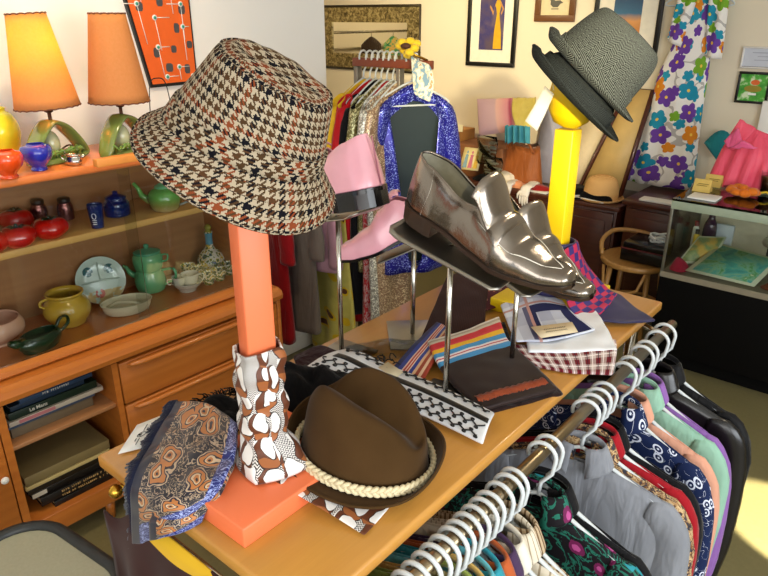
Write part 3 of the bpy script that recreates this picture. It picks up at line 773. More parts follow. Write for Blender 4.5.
stp = [(0, 'd9cfc4'), (.035, 'a89a88'), (.06, 'c9bda8'), (.09, 'c81f2e'), (.165, 'd23040'), (.19, 'eab21e'), (.25, '3f8fc4'), (.305, 'e6e0e2'), (.33, 'c23a4e'), (.345, 'eee4e4'), (.37, '3f93cc'), (.43, '22110f')]
c = t.ramp(v, stp, True); t.color(t.mix(t.noise(o, 300, 2)*.2, c, '1a1010')); t.bump(t.noise(o, 600, 2), .3, .001); M['rainbow'] = t.mat
rs = world_thing('striped_scarf', 'dark brown scarf with rainbow stripes and rust fringe folded on the table', 'scarf', at(490, 370, z=1.01))
rows = [[at(427, 342, z=1.030), at(462, 332, z=1.036), at(499, 317, z=1.034)], [at(436, 362, z=1.028), at(474, 350, z=1.032), at(508, 340, z=1.03)], [at(452, 384, z=1.020), at(496, 372, z=1.024), at(530, 362, z=1.022)], [at(482, 410, z=1.012), at(522, 400, z=1.012), at(558, 390, z=1.010)]]
pcloth('body', M['rainbow'], rows, None, None, .3, 1.0, 26, 40, 2, .003, .012, parent=rs)
pcloth('under_layer', fabric('brown_wool', '22110f'), [[q+V((.012, .012, -.014)) for q in r] for r in rows], None, None, .3, .3, 20, 20, 3, .003, .010, parent=rs)
m = MB(); r_ = random.Random(4); g = patch(rows, 2, .003, 22)
for k in range(230):
    p = g(.05+.88*k/229, .90+.004*math.sin(k*.3))+V((0, 0, .007)); d = (g(.5, 1)-g(.5, .8)).normalized()
    m.tube([p-d*.010, p+V((0, 0, .003)), p+d*.012+V((r_.uniform(-.003, .003), 0, 0))], .0012, 4)
tag(m.build('fringe', fabric('rust_fringe', '8a3f22'), rs), 'rust coloured fringe')
t = T('blue_stripe_silk', .5, 0, .4); u, v, _ = t.sep(t.tc('UV'))
c = t.ramp(u, [(0, '1c2350'), (.16, '2a3a86'), (.30, 'd8b8a8'), (.34, 'b03a34'), (.40, 'e0c8b8'), (.43, 'b03a34'), (.48, 'e0c8b8'), (.51, '2a3a86'), (.62, 'c9a27c'), (.70, '8c3a26'), (.80, 'd0b090'), (.88, '94321f')], True); t.color(c); M['bstripe'] = t.mat
pcloth('striped_tie', M['bstripe'], [[at(437, 322, z=1.030), at(445, 326, z=1.03), at(452, 334, z=1.028)], [at(412, 346, z=1.024), at(424, 352, z=1.025), at(438, 356, z=1.024)], [at(386, 375, z=1.012), at(404, 378, z=1.012), at(424, 380, z=1.010)]],
       'silk tie with blue, red and tan stripes beside the rainbow scarf', 'tie', 1.0, .3, 20, 24, 4, .002, .006)
# white handkerchief with navy border and a sewn label
t = T('navy_check_cotton', .8, 0, .2); u, v, _ = t.sep(t.tc('UV'))
a1 = u.within(.42, .62); a2 = v.within(.35, .62); b1 = u.within(.1, .3)+v.within(.02, .14)
rg = (u-.60).abs().max((v-.62).abs()); c = t.mix((a1+a2)*.22, 'c9cedb', '4a5088'); c = t.mix(rg.within(.20, .36), c, '20244e'); c = t.mix(b1*.35, c, '8a86a0'); c = t.mix(u.within(.30, .34)+v.within(.2, .24), c, 'b58a84'); t.color(c); M['navycheck'] = t.mat
hk = world_thing('handkerchief', 'white handkerchief with navy check border and cream paper label', 'handkerchief', at(550, 330, z=1.02))
pcloth('white_fold', M['tiewhite'], [[at(520, 300, z=1.025), at(560, 282, z=1.03), at(588, 300, z=1.03)], [at(524, 330, z=1.028), at(564, 322, z=1.03), at(604, 324, z=1.026)], [at(528, 352, z=1.022), at(570, 353, z=1.02), at(618, 351, z=1.014)]], None, None, .25, .25, 22, 22, 5, .005, .012, parent=hk)
hr = [[at(500, 305, z=1.034), at(535, 292, z=1.04), at(562, 300, z=1.040)], [at(508, 325, z=1.036), at(544, 316, z=1.041), at(574, 314, z=1.039)], [at(516, 342, z=1.034), at(556, 340, z=1.038), at(596, 330, z=1.034)]]
pcloth('check_fold', M['navycheck'], hr, None, None, 1, 1, 22, 22, 6, .003, .006, parent=hk)
lab = [at(531, 327, z=1.049), at(572, 322, z=1.049), at(578, 332, z=1.047), at(541, 338, z=1.047)]
m = MB(); m.surf(lambda u, v: lab[0].lerp(lab[1], u).lerp(lab[3].lerp(lab[2], u), v), 4, 2); tag(m.build('paper_label', plain('cream_paper', 'd9c7a4', .6), hk, thick=.001), 'cream paper label')
m = MB(); r_ = random.Random(2)
for k in range(2):
    m.tube([lab[0].lerp(lab[1], x).lerp(lab[3].lerp(lab[2], x), .38+.24*k+.06*math.sin(i_*2.1+k))+V((0, 0, .001)) for i_, x in enumerate([.22+.55*i/30 for i in range(31)])], .0006, 4)
m.build('lettering', plain('brown_ink', '4a3a2a', .6), hk)
t = T('red_plaid', .8, 0, .2); u, v, _ = t.sep(t.tc('UV'))
sx = ((u*9) % 1); sy = ((v*7) % 1)
c = t.mix(sx.within(.1, .55)*.55+sy.within(.2, .7)*.45, 'c9b9b4', '6e1620'); c = t.mix((sx.within(.75, .82)+sy.within(.85, .93)).min(1), c, 'efe6e4'); c = t.mix(sx.within(.28, .36)*.8, c, '2a1226'); t.color(c); M['redplaid'] = t.mat
pcloth('plaid_handkerchief', M['redplaid'], [[at(512, 345, z=1.016), at(560, 345, z=1.018), at(616, 340, z=1.016)], [at(520, 356, z=1.014), at(566, 358, z=1.015), at(617, 352, z=1.013)], [at(533, 366, z=1.006), at(572, 373, z=1.006), at(613, 375, z=1.006)]],
       'dark red plaid handkerchief under the white handkerchief at the table edge', 'handkerchief', 1, .5, 22, 14, 7, .002, .008)
# burgundy cloth and the navy tie by the yellow stand
t = T('burgundy_print', .7, 0, .3); n = t.vor(t.map(t.tc('UV'), (1, 1, 1)), 40); t.color(t.mix((n < .22), '4a1220', 'b07a62')); M['burg'] = t.mat
pcloth('burgundy_handkerchief', M['burg'], [[at(484, 290, z=1.018), at(504, 284, z=1.02), at(516, 294, z=1.02)], [at(482, 312, z=1.012), at(500, 306, z=1.014), at(522, 300, z=1.012)]], 'burgundy printed handkerchief beside the brown ribbed scarf', 'handkerchief', .15, .1, 14, 10, 8, .003, .006)
t = T('navy_silk', .45, 0, .4, sheen=.1); t.color(t.mix(t.noise(t.tc('Object'), 12, 3), '161336', '2a2450')); M['navysilk'] = t.mat
t = T('red_spot_silk', .5, 0, .4); u, v, _ = t.sep(t.tc('UV')); k = ((u*34).floor()+(v*34).floor()) % 2; t.color(t.mix(k, 'a81e46', '2a1f66')); M['redspot'] = t.mat
nt = world_thing('navy_scarf', 'navy scarf with red and blue checked end draped over the base of the yellow stand', 'scarf', at(610, 310, z=1.02))
pcloth('body', M['navysilk'], [[at(588, 290, z=1.046), at(606, 290, z=1.046), at(620, 296, z=1.03)], [at(584, 304, z=1.034), at(612, 306, z=1.03), at(636, 308, z=1.016)], [at(598, 321, z=1.014), at(626, 323, z=1.012), at(656, 321, z=1.009)]], None, None, .2, .2, 20, 18, 9, .003, .008, parent=nt)
yb = V((YX, YY, 0))
rws = [[V((YX+.045, YY-.05, 1.19)), V((YX+.05, YY+.02, 1.20)), V((YX+.03, YY+.05, 1.20))], [V((YX+.07, YY-.07, 1.11)), V((YX+.08, YY+.01, 1.12)), V((YX+.07, YY+.07, 1.12))], [V((YX+.10, YY-.10, 1.050)), V((YX+.118, YY, 1.052)), V((YX+.13, YY+.10, 1.050))], [V((YX+.16, YY-.10, 1.022)), V((YX+.17, YY, 1.03)), V((YX+.16, YY+.10, 1.042))]]
pcloth('checked_end', M['redspot'], rws, None, None, .2, .3, 20, 22, 10, .006, .006, parent=nt)
m = MB(); m.surf(lambda u, v: V((YX, YY, TZ+.045+.155*v))+V((math.cos(2*PI*u), math.sin(2*PI*u), 0))*(.048+.012*sst(.5, 0, v)+.004*math.sin(v*26+u*12)), 32, 20, cu=True); m.build('wrap', M['navysilk'], nt, thick=.004)
# lace trim, clear film and the small card behind the fedora
lc = world_thing('lace_trim', 'crumpled dark lace trim on clear film behind the white squiggle neckwear', 'lace', at(375, 360, z=1.0))
m = MB(); r_ = random.Random(12)
for k in range(26):
    p = at(352+44*r_.random(), 357+14*r_.random(), z=1.012+.014*r_.random()); pts = [p+V((.014*math.cos(a*1.3+k), .014*math.sin(a+k*2), .004*math.sin(a*2))) for a in [i*.7 for i in range(8)]]
    m.tube(pts, .0016, 4)
m.build('lace', plain('dark_lace', '1f1a1a', .7), lc)
ff = heap(at(385, 350, z=1).x, at(385, 350, z=1).y, .06, .12, .014, -.7, 6)
m = MB(); m.surf(ff, 30, 10, cu=True); m.build('clear_film', M['plastic_bag'], lc)
sm = [at(372, 371, z=1.034), at(388, 362, z=1.036), at(403, 372, z=1.036), at(390, 384, z=1.034)]
m = MB(); m.surf(lambda u, v: sm[0].lerp(sm[1], u).lerp(sm[3].lerp(sm[2], u), v), 2, 2); tag(m.build('paper_tag', plain('cream_tag', 'd3c6a6', .6), None, thick=.001), 'small cream paper tag on the white squiggle neckwear behind the fedora', 'tag')
bk = world_thing('burgundy_scarf', 'folded dark burgundy scarf lying behind the black scarf at the table edge', 'scarf', (-1.06, 1.0, 1.0))
pcloth('body', fabric('dark_burgundy', '2a0f14'), [[at(293, 358, z=1.02), at(318, 346, z=1.03), at(338, 352, z=1.03)], [at(300, 375, z=1.012), at(322, 368, z=1.02), at(345, 362, z=1.02)]], None, None, .2, .1, 16, 12, 11, .004, .010, parent=bk)
pcloth('end_fold', M['brownrib'], [[at(338, 352, z=1.012), at(352, 358, z=1.012)], [at(345, 362, z=1.012), at(358, 366, z=1.012)]], None, None, .2, .1, 10, 8, 12, .003, .006, parent=bk)

# ------------------------------------------------------------------ hangers and garments on the rail
def hanger_parts(o):
    pts = [V((.0, 0, -.085)), V((0, 0, -.050))]
    for k in range(15):
        a = -.9+k/14*(PI+1.55); pts.append(V((.031*math.cos(a), 0, .002+.031*math.sin(a)-.010)))
    pts = [V((0, 0, -.11)), V((.004, 0, -.075)), V((.026, 0, -.045))]+pts[4:-1]
    MB().tube(pts, .0046, 10).build('hook', M['hanger'], o)
    b = [V((0, 0, -.105)), V((.05, 0, -.126)), V((.10, 0, -.152)), V((.175, 0, -.192)), V((.192, 0, -.205)), V((.192, 0, -.214)), V((.175, 0, -.219)), V((0, 0, -.219)), V((-.175, 0, -.219)), V((-.192, 0, -.214)), V((-.192, 0, -.205)), V((-.175, 0, -.192)), V((-.10, 0, -.152)), V((-.05, 0, -.126))]
    MB().tube(b, .0048, 8, closed=True).build('frame', M['hanger'], o)
def garment(name, mat, label, cat, Mx, sleeve=.5, length=.62, hw=.215, collar=True, seed=0, collar_mat=None, group=None, plk=True):
    o = thing(name, label, cat, M=Mx, group=group)
    def zs(x): return -.110-.078*min(1, abs(x)/.21)**1.05-.030*math.exp(-(x/.055)**2)
    def f(u, v):
        th = 2*PI*u; c, s = math.cos(th), math.sin(th)
        w = hw*(1-.05*math.sin(v*PI))*(1+.06*v)
        x = w*math.copysign(abs(c)**.8, c); d = .006+.022*sst(0, .25, v)
        n = noise.noise(V((x*9, v*2.2+seed*5, seed)))
        y = d*s*(1+.4*n)+.014*n*sst(.05, .5, v)+.005*math.sin(x*46+seed+3*n)*sst(.1, .8, v)
        z = lerp(zs(x), -.115-length, v)
        return V((x, y, z))
    m = MB(); m.surf(f, 48, 20, cu=True, us=.9, vs=length); m.build('body', mat, o, thick=.0015)
    if sleeve:
        for q in (-1, 1):
            z0 = zs(.2); P = [V((q*.165, 0, z0-.035)), V((q*(hw-.01), .004, z0-.052)), V((q*(hw+.018), .008, z0-.14)), V((q*(hw+.022+.01*math.sin(seed*2+q)), .002, z0-.06-sleeve*.6)), V((q*(hw+.005), -.004, z0-.05-sleeve))]
            m = MB(); m.tube([cr(P, k/16) for k in range(17)], [.030, .036, .041]+[.046+.004*noise.noise(V((k*.9, seed, q))) for k in range(14)], 14, cap=False, flat=.42, hint=(0, 1, 0)); m.build('sleeve', mat, o, thick=.0015)
    if collar:
        cm = collar_mat or mat
        m = MB()
        def h(u, v):
            th = PI*(-.92+1.84*u); c, s_ = math.sin(th), math.cos(th); pt = abs(2*u-1)**3
            rx, ry_ = .052+.026*sst(.25, 1, v)+.012*pt*v, .020+.016*sst(.25, 1, v)
            return V((rx*c, ry_*s_+.002, -.088+.016*math.sin(min(1, v*2.2)*PI/2)*(1 if v < .45 else 1)-.062*sst(.35, 1, v)*(.75+.5*pt)-.018*(1-s_)*.5))
        m.surf(h, 28, 8, us=.3, vs=.08); m.build('collar', cm, o, thick=.002)
    return o
def printmat(name, cols, scale=30, base='1a1418', rough=.7, dist=2):
    t = T(name, rough, 0, .25, sheen=.1); uv = t.tc('UV'); n = t.noise(uv, scale, 3, .6, dist)
    st = [(0, base)]+[(.36+.26*i/len(cols), c) for i, c in enumerate(cols)]
    t.color(t.ramp(n, st, True)); return t.mat
def floralmat():
    t = T('dark_floral_print', .7, 0, .25); uv = t.tc('UV'); n = t.noise(uv, 26, 3, .6, 1.5); d, c = t.vor(uv, 15, out=('Distance', 'Color')); r = t.sep(c)[0]
    k = t.mix(n.within(.46, .53), '100c12', '1f6a58'); k = t.mix((d+n*.25 < .34)*(r > .45), k, '6a1a4a'); k = t.mix((d+n*.2 < .20)*(r > .45), k, 'b04a86'); k = t.mix((d < .16)*(r < .2), k, '2a8a96'); t.color(k); return t.mat
def embroidered(name):
    t = T(name, .75, 0, .25, sheen=.1); uv = t.tc('UV'); d = t.vor(uv, 26, out='Distance'); e = t.noise(uv, 16, 1, .4, 2)
    t.color(t.mix(d.within(.20, .30)*(t.noise(uv, 7, 1) > .47)+(d < .07)*(t.noise(uv, 7, 1) > .47)+e.within(.497, .507), '0e1f48', 'd8dcea')); return t.mat
def linestripe(name, a, b, per=.012, w=.25, axis=0):
    t = T(name, .8, 0, .2); k = (t.sep(t.tc('UV'))[axis]/per) % 1; t.color(t.mix(k < w, a, b)); return t.mat
leath = leather('black_leather', '100d0f', .3, 0, .15, .15)
G = [  # px of the hook top on the rail, garment material, description
 (391, 566, fabric('g_tan', '9a8560'), 'tan cotton shirt'), (399, 559, linestripe('g_brownst', 'b09a78', '5a4030'), 'beige shirt with thin brown stripes'),
 (408, 551, fabric('g_olive', '7c7440'), 'olive green shirt'), (418, 541, fabric('g_yel', 'c9b45a'), 'mustard yellow shirt'), (428, 532, fabric('g_cream', 'd8ccb0'), 'cream cotton shirt'),
 (437, 525, fabric('g_brown', '6e4e34'), 'mid brown shirt'), (446, 517, linestripe('g_khaki', 'b0a070', '837648', .02), 'khaki striped shirt'), (455, 508, fabric('g_lime', '93a24e'), 'lime green shirt'),
 (462, 500, fabric('g_gold', 'cda75e'), 'golden beige shirt'), (470, 491, fabric('g_aqua', '62b2bc'), 'aqua blue shirt'), (478, 483, fabric('g_aqua2', '2f8d9c'), 'teal blue shirt'), (486, 476, fabric('g_rust', 'b2572c'), 'rust orange shirt'),
 (493, 468, fabric('g_plum', '44304e'), 'plum purple shirt'), (503, 458, fabric('g_ivory', 'e2d9c6'), 'ivory textured shirt'), (512, 449, linestripe('g_offw', 'd8cdb8', '9c8c74', .016, .2), 'off-white shirt with fine tan lines'), (518, 442, linestripe('g_tanl', 'b8a284', '6a5238', .014, .35), 'tan and brown lined shirt'),
 (546, 420, floralmat(), 'dark floral shirt with magenta and green print'), (553, 413, fabric('g_black1', '131214'), 'plain black shirt with printed neck label'),
 (590, 381, fabric('g_grey', '7d7f86', '94969c', .7), 'grey satin shirt with a wide collar'), (596, 376, printmat('g_tanpr', ['a47c50', 'c9ac80', '7a5432', '30303a'], 40, '5a3f2a'), 'tan and brown scroll print shirt'), (602, 371, fabric('g_red', '9c1420'), 'bright red shirt'), (608, 366, fabric('g_blk2', '0f0f12'), 'black knit shirt'),
 (628, 351, embroidered('g_navy'), 'navy shirt with white embroidered flowers'), (634, 346, fabric('g_peach', 'd49a80'), 'peach shirt'), (645, 337, fabric('g_mint', '8fb8a2'), 'mint green shirt'), (650, 332, fabric('g_lav', '8a5fa4'), 'lavender purple shirt'),
 (660, 325, leath, 'black leather jacket with a red trimmed collar'), (667, 320, fabric('g_blk3', '0c0b0d', rough=.6), 'black jacket at the far end of the rail')]
rr = random.Random(21)
MB_h = None
for k, (px, py, mat, desc) in enumerate(G):
    y = at(px, py, z=RZ+.022).y; y = at(px, py, x=RX).y
    yw = rr.uniform(-.06, .06)+(.12 if 16 <= k <= 21 else 0)
    Mx = TR((RX, y, RZ), rz=yw)
    lab = 'white tube hanger carrying the ' + desc
    if MB_h is None:
        MB_h = thing('clothes_hanger', lab, 'hanger', M=Mx, group='white hangers on the rail'); hanger_parts(MB_h)
    else: copy_tree(MB_h, Mx, lab)
    jk = 'jacket' in desc
    garment('jacket' if jk else 'shirt', mat, desc+' hanging on the side rail', 'jacket' if jk else 'shirt', TR((RX, y, RZ-.004), rz=yw), .52 if k > 15 else .22, .66 if jk else .60, .225 if jk else .212, True, k, None, 'garments on the side rail')
# brown printed garment hanging on the front end of the rack
br = world_thing('brown_garment', 'dark brown cloth with yellow oval print hanging under the front table edge', 'garment', (-.9, .5, .6))
t = T('brown_yellow_print', .85, 0, .2, sheen=.1); oc = t.tc('UV'); u, v, _ = t.sep(oc)
e1 = ((u-.47)*(u-.47)*14+(v-.02)*(v-.02)*170) < .75; e2 = ((u-.20)*(u-.20)*60+(v-.42)*(v-.42)*60) < .16; e3 = ((u-.45)*(u-.45)*60+(v-.62)*(v-.62)*60) < .16
t.color(t.mix((e1+e2+e3).min(1), t.mix(t.noise(t.tc('Object'), 8, 3), '2c1714', '442420'), 'e0b028'))
m = MB(); m.surf(lambda u, v: V((lerp(TX0+.02, TX1-.05, u), TY0-.014-.02*v+.014*math.sin(u*22)*sst(0, .5, v)+.006*math.sin(u*9+2)*sst(0, .2, v), lerp(.885, .960, sst(.05, .3, u))-.60*v)), 50, 16, us=1, vs=1); m.build('drape', t.mat, br, thick=.004)
m = MB(); m.tube([(TX0+.25, TY0-.010, .955), (TX1-.05, TY0-.010, .955)], .005, 8); m.build('hanging_bar', M['chrome'], br)
# ------------------------------------------------------------------ hutch and sideboard against the left wall
HA = math.radians(-1.5)
HO = basis((math.cos(HA), math.sin(HA), 0), (-math.sin(HA), math.cos(HA), 0), (0, 0, 1), (-2.08, .9, 0))   # local x outwards, y along
def text_mesh(name, s, size, mat, Mx, parent=None, bold=0):
    c = bpy.data.curves.new(name, 'FONT'); c.body = s; c.size = size; c.align_x = 'CENTER'; c.align_y = 'CENTER'; c.extrude = .0004; c.offset = bold
    o = bpy.data.objects.new(name, c); COL.objects.link(o)
    bpy.context.view_layer.update()
    me = bpy.data.meshes.new_from_object(o.evaluated_get(bpy.context.evaluated_depsgraph_get()))
    bpy.data.objects.remove(o); me.name = name; me.materials.clear(); me.materials.append(mat); me.transform(Mx)
    r = bpy.data.objects.new(name, me); COL.objects.link(r)
    if parent:
        r.parent = parent
        if parent.get('_world'): r.matrix_parent_inverse = parent.matrix_basis.inverted()
    return r
sb = thing('sideboard', 'honey coloured wooden sideboard with drawers, a door and an open book compartment', 'sideboard', M=HO)
W = M['hutch']; Y0, Y1 = -1.0, .86
m = MB(); m.b2((-.44, Y0, .09), (-.02, Y0+.02, .69), bev=.004).b2((-.44, Y1-.022, .09), (-.002, Y1, .69), bev=.008).b2((-.44, Y0+.02, .09), (-.425, Y1-.02, .66)).b2((-.425, Y0+.02, .09), (-.01, Y1-.02, .17), bev=.003).b2((-.425, -.31, .17), (-.005, -.285, .65)).b2((-.425, .078, .17), (-.005, .10, .65))
m.b2((-.425, .10, .17), (-.03, Y1-.02, .65)); m.b2((-.425, Y0+.02, .17), (-.03, -.31, .65))
m.build('body', W, sb)
m = MB(); m.prism([(-.44, .652), (-.004, .652), (.016, .664), (.02, .682), (.012, .700), (-.012, .710), (-.44, .710)], Y1-Y0+.0, basis((1, 0, 0), (0, 0, 1), (0, -1, 0), (0, Y1, 0)), bev=.006); m.build('top', W, sb)
MB().b2((-.42, -.285, .470), (-.02, .078, .485), bev=.002).build('book_shelf', M['hutch_in'], sb)
for k, (z0, z1) in enumerate(((.475, .642), (.298, .465), (.176, .288))):
    d = MB().b2((-.03, .105, z0), (0, Y1-.026, z1), bev=.004).build('drawer', W, sb)
    m = MB(); zt = z1-.012
    m.tube([(.0, .135+.0, zt), (.012, .15, zt), (.018, .20, zt), (.018, Y1-.12, zt), (.012, Y1-.07, zt), (0, Y1-.055, zt)], [.004, .009, .011, .011, .009, .004], 10, hint=(0, 0, 1)); m.build('handle', W, d)
d = MB().b2((-.03, -.70, .176), (0, -.314, .642), bev=.004).build('door', W, sb)
MB().lathe([(0, .018), (.011, .016), (.013, .01), (.008, .004), (.005, 0)], 16, TR((0, -.335, .40), ry=PI/2)).build('knob', M['white'], d)
d = MB().b2((-.03, Y0+.03, .176), (0, -.705, .642), bev=.004).build('door', W, sb)
for x, y in ((-.05, Y1-.06), (-.40, Y1-.06), (-.05, -.9), (-.40, -.9), (-.05, .0), (-.4, 0)): MB().tube([(x, y, .0), (x, y, .09)], [.014, .022], 12).build('leg', W, sb)

ht = thing('hutch', 'wooden display hutch with sliding glass doors standing on the sideboard', 'hutch', M=HO)
H0, H1 = -1.0, .80
m = MB(); m.b2((-.42, H0, .745), (-.408, H1, 1.32)); m.build('back_panel', M['hutch_in'], ht)
MB().prism([(-.42, .712), (-.055, .712), (-.045, .722), (-.05, .737), (-.07, .745), (-.42, .745)], H1-H0, basis((1, 0, 0), (0, 0, 1), (0, -1, 0), (0, H1, 0)), bev=.003).build('base_board', W, ht)
MB().b2((-.408, H0+.02, 1.084), (-.105, H1-.02, 1.108), bev=.003).build('shelf', M['shelfwood'], ht)
MB().b2((-.42, H0, 1.318), (-.045, H1+.01, 1.345), bev=.008).build('top', plain('top_wood', 'd0743a', .3, var=.12, coat=.2), ht)
for y in (H0, H1-.02): MB().b2((-.42, y, .745), (-.07, y+.02, 1.318), bev=.003).build('side', W, ht)
MB().b2((-.075, H0+.02, .748), (-.070, .285, 1.316)).build('glass_door', M['glass'], ht)
MB().b2((-.088, .25, .748), (-.083, H1-.02, 1.316)).build('glass_door', M['glass'], ht)
def hp(x, y, z=0): return HO @ V((x, y, z))
def rot_along(): return rz(HA)
ZT, ZM, ZB = 1.3455, 1.1085, .7455

# books in the open compartment
def book(y0, y1, z0, h, col, desc, x1=-.03, depth=.2, txt=None, tcol='c9c4b8', tilt=0, pages='a89a78', slab=None):
    o = thing('book', desc, 'book', M=HO @ TR((x1-.03, (y0+y1)/2, z0), rz=tilt), group='books in the sideboard')
    L = y1-y0; cv = plain('cover_'+str(len(bpy.data.materials)), col, .35, var=.08)
    m = MB(); m.b2((-depth, -L/2, 0), (0, L/2, .003)).b2((-depth, -L/2, h-.003), (0, L/2, h)).b2((-.004, -L/2, 0), (.001, L/2, h), bev=.0012); m.build('cover', cv, o)
    MB().b2((-depth+.004, -L/2+.004, .003), (-.004, L/2-.004, h-.003)).build('pages', plain('pages_'+str(len(bpy.data.materials)), pages, .8), o)
    if slab: tag(MB().b2((.0008, slab[0], h*.15), (.0016, slab[1], h*.85)).build('spine_label', plain('label_'+str(len(bpy.data.materials)), slab[2], .5), o), 'coloured title panel')
    if txt and isinstance(txt[0], int):
        m = MB(); r_ = random.Random(txt[0])
        for row in range(txt[3]):
            y = txt[2]
            while y < txt[2]+txt[1]:
                hh = h*.30/txt[3]*1.6; zc_ = h*(row+.5)/txt[3]
                if r_.random() > .12:
                    m.b2((.0012, y, zc_-hh*.5), (.0018, y+.0018, zc_+hh*.5)).b2((.0012, y, zc_+hh*r_.choice((-.45, 0, .4))-.0006), (.0018, y+.005, zc_+hh*r_.choice((-.3, 0, .3))+.0010))
                y += .0072
        tag(m.build('title', plain('ink_'+str(len(bpy.data.materials)), tcol, .5), o), 'worn illegible lettering')
    elif txt: tag(text_mesh('title', txt[0], txt[1], plain('ink_'+str(len(bpy.data.materials)), tcol, .5), TR((.0014, txt[2], h/2), rz=PI/2) @ Matrix.Rotation(PI/2, 4, 'X'), o, .0003), 'title lettering')
    return o
zb = .4855
for a in ((-.262, .02, .040, '6a5c48', 'thick grey-brown book at the bottom of the upper stack', -.04, None, None), (-.275, .025, .012, '3c4c66', 'thin blue-grey book with a pale edge, second from the bottom of the upper stack', -.03, None, None),
          (-.268, .055, .017, 'b8ac9c', 'pale book with a pink title panel in the upper stack', -.022, (-.13, -.01, 'b06a70'), None), (-.262, .04, .028, '14261a', 'dark green book with the title Le Mans on its spine', -.03, None, ('Le Mans', .018, -.055)),
          (-.25, .0, .018, '1a2c40', 'dark blue book second from the top of the upper stack', -.035, None, None), (-.22, .03, .016, '223a58', 'blue book with faint grey lettering on top of the upper stack', -.03, None, (3, .09, -.05, 1))):
    book(a[0], a[1], zb, a[2], a[3], a[4], a[5], .22, a[7], slab=a[6]); zb += a[2]+.0008
zb = .1705
for a in ((-.19, .085, .022, '0e0c0c', 'black book with a white page edge at the bottom of the lower stack', -.012, None, None), (-.23, .075, .034, '120e0c', 'black book with rows of faint tan lettering in the lower stack', -.015, None, (5, .19, -.08, 2)),
          (-.25, .05, .024, '1a1512', 'plain dark book beneath the cream ones in the lower stack', -.03, (-.15, -.10, 'c8c0b0'), None), (-.26, .05, .022, '22190f', 'thin dark brown book in the middle of the lower stack', -.03, None, None),
          (-.265, .04, .014, 'c9b57c', 'thin yellowish book under the worn cream book', -.025, None, None), (-.262, .045, .036, '85754e', 'worn thick cream book on top of the lower stack', -.03, None, None)):
    book(a[0], a[1], zb, a[2], a[3], a[4], a[5], .22, a[7], tcol='c9a56a', slab=a[6], tilt=-.02 if 'tan lettering' in a[4] else 0); zb += a[2]+.0008

# ------------------------------------------------------------------ pottery
def glaze(name, c, c2=None, rough=.12, coat=.6, scale=9):
    t = T(name, rough, 0, .5, coat=coat); n = t.noise(t.tc('Object'), scale, 3); c1 = lin(c)
    t.color(t.mix(n, tuple(x*.82 for x in c1[:3]), c2 or c)); return t.mat
def smooth_prof(ctrl, n=6):
    P = [V((a, b, 0)) for a, b in ctrl]; out = []
    k = (len(P)-1)*n
    return [(max(0, q.x), q.y) for q in (cr(P, i/k) for i in range(k+1))]
def pot(name, label, cat, px, py, z, prof, mat, group=None, sx=1, sy=1, yaw=0, lobes=None, seg=36, thick=0, k=1):
    p = at(px, py, z=z); o = thing(name, label, cat, M=TR(p, rz=HA+yaw) @ Matrix.Scale(k, 4), group=group)
    m = MB(); m.lathe(smooth_prof(prof), seg, None, sx, sy, lobes); m.build('body', mat, o, thick=thick, off=-1); return o
def loop_handle(o, mat, pts, r, flat=.7, name='handle'):
    P = [V(p) for p in pts]; MB().tube([cr(P, k/16) for k in range(17)], r, 8, flat=flat, hint=(0, 1, 0)).build(name, mat, o)
g_y = glaze('lemon_glaze', 'e6da10', 'f0e640'); g_o = glaze('vermilion_glaze', 'e8420c', 'f4591c'); g_b = glaze('cobalt_glaze', '1f2296', '2b35b8'); g_r = glaze('tomato_glaze', 'b50c0a', 'd21a10')
g_g = glaze('jade_glaze', '5fb27c', '79c690'); g_mu = glaze('mustard_glaze', 'c39a2c', 'd9b445'); g_dk = glaze('bottle_green_glaze', '0b2a17', '123a20'); g_pe = glaze('blush_glaze', 'd9a58c', 'e6b8a0'); g_cr = glaze('cream_glaze', 'ded4b4', 'e9e2c8'); g_lg = glaze('olive_lamp_glaze', '5c7236', '80904a')
pot('vase', 'round lemon yellow vase at the left end of the hutch top', 'vase', 4, 158, ZT, [(0, 0), (.042, .002), (.064, .055), (.068, .10), (.052, .142), (.034, .157), (.036, .168), (.031, .166), (.032, .15), (.047, .13), (.0, .01)], g_y)
tul = lambda k: [(0, 0), (.022*k, 0), (.024*k, .006), (.022*k, .013), (.040*k, .034), (.047*k, .056), (.042*k, .074), (.028*k, .080), (.024*k, .083), (.028*k, .07), (.034*k, .05), (0, .02)]
lob = lambda th: 1+.08*math.cos(3*th+.6)
pot('vase', 'small orange tulip shaped vase in front of the yellow vase', 'vase', 10, 178, ZT, tul(1.02), g_o, lobes=lob)
pot('vase', 'small cobalt blue tulip shaped vase in front of the left lamp', 'vase', 40, 170, ZT, tul(1.0), g_b, lobes=lob)
o = thing('creamer', 'tiny shiny silver creamer beside the left lamp base', 'creamer', M=TR(at(74, 165, z=ZT), rz=.4))
MB().lathe(smooth_prof([(0, 0), (.018, .001), (.024, .014), (.019, .028), (.021, .034), (.017, .033), (0, .008)]), 24, None, 1.3, .9).build('body', M['chrome'], o)
MB().tube([(.026, 0, .02), (.04, 0, .03), (.046, 0, .036)], [.008, .006, .005], 8).build('spout', M['chrome'], o)
MB().tube([(-.028, 0, .012), (-.045, 0, .02), (-.04, 0, .032), (-.024, 0, .03)], .003, 6).build('handle', M['chrome'], o)
o = thing('wood_block', 'small raw orange wood strip lying on the hutch top by the right lamp', 'block', M=TR(at(121, 163, z=ZT), rz=HA+.02)); MB().b2((-.012, -.09, .0005), (.018, .085, .026), bev=.002).build('strip', plain('light_orange_wood', 'd98a3c', .5, var=.15), o)

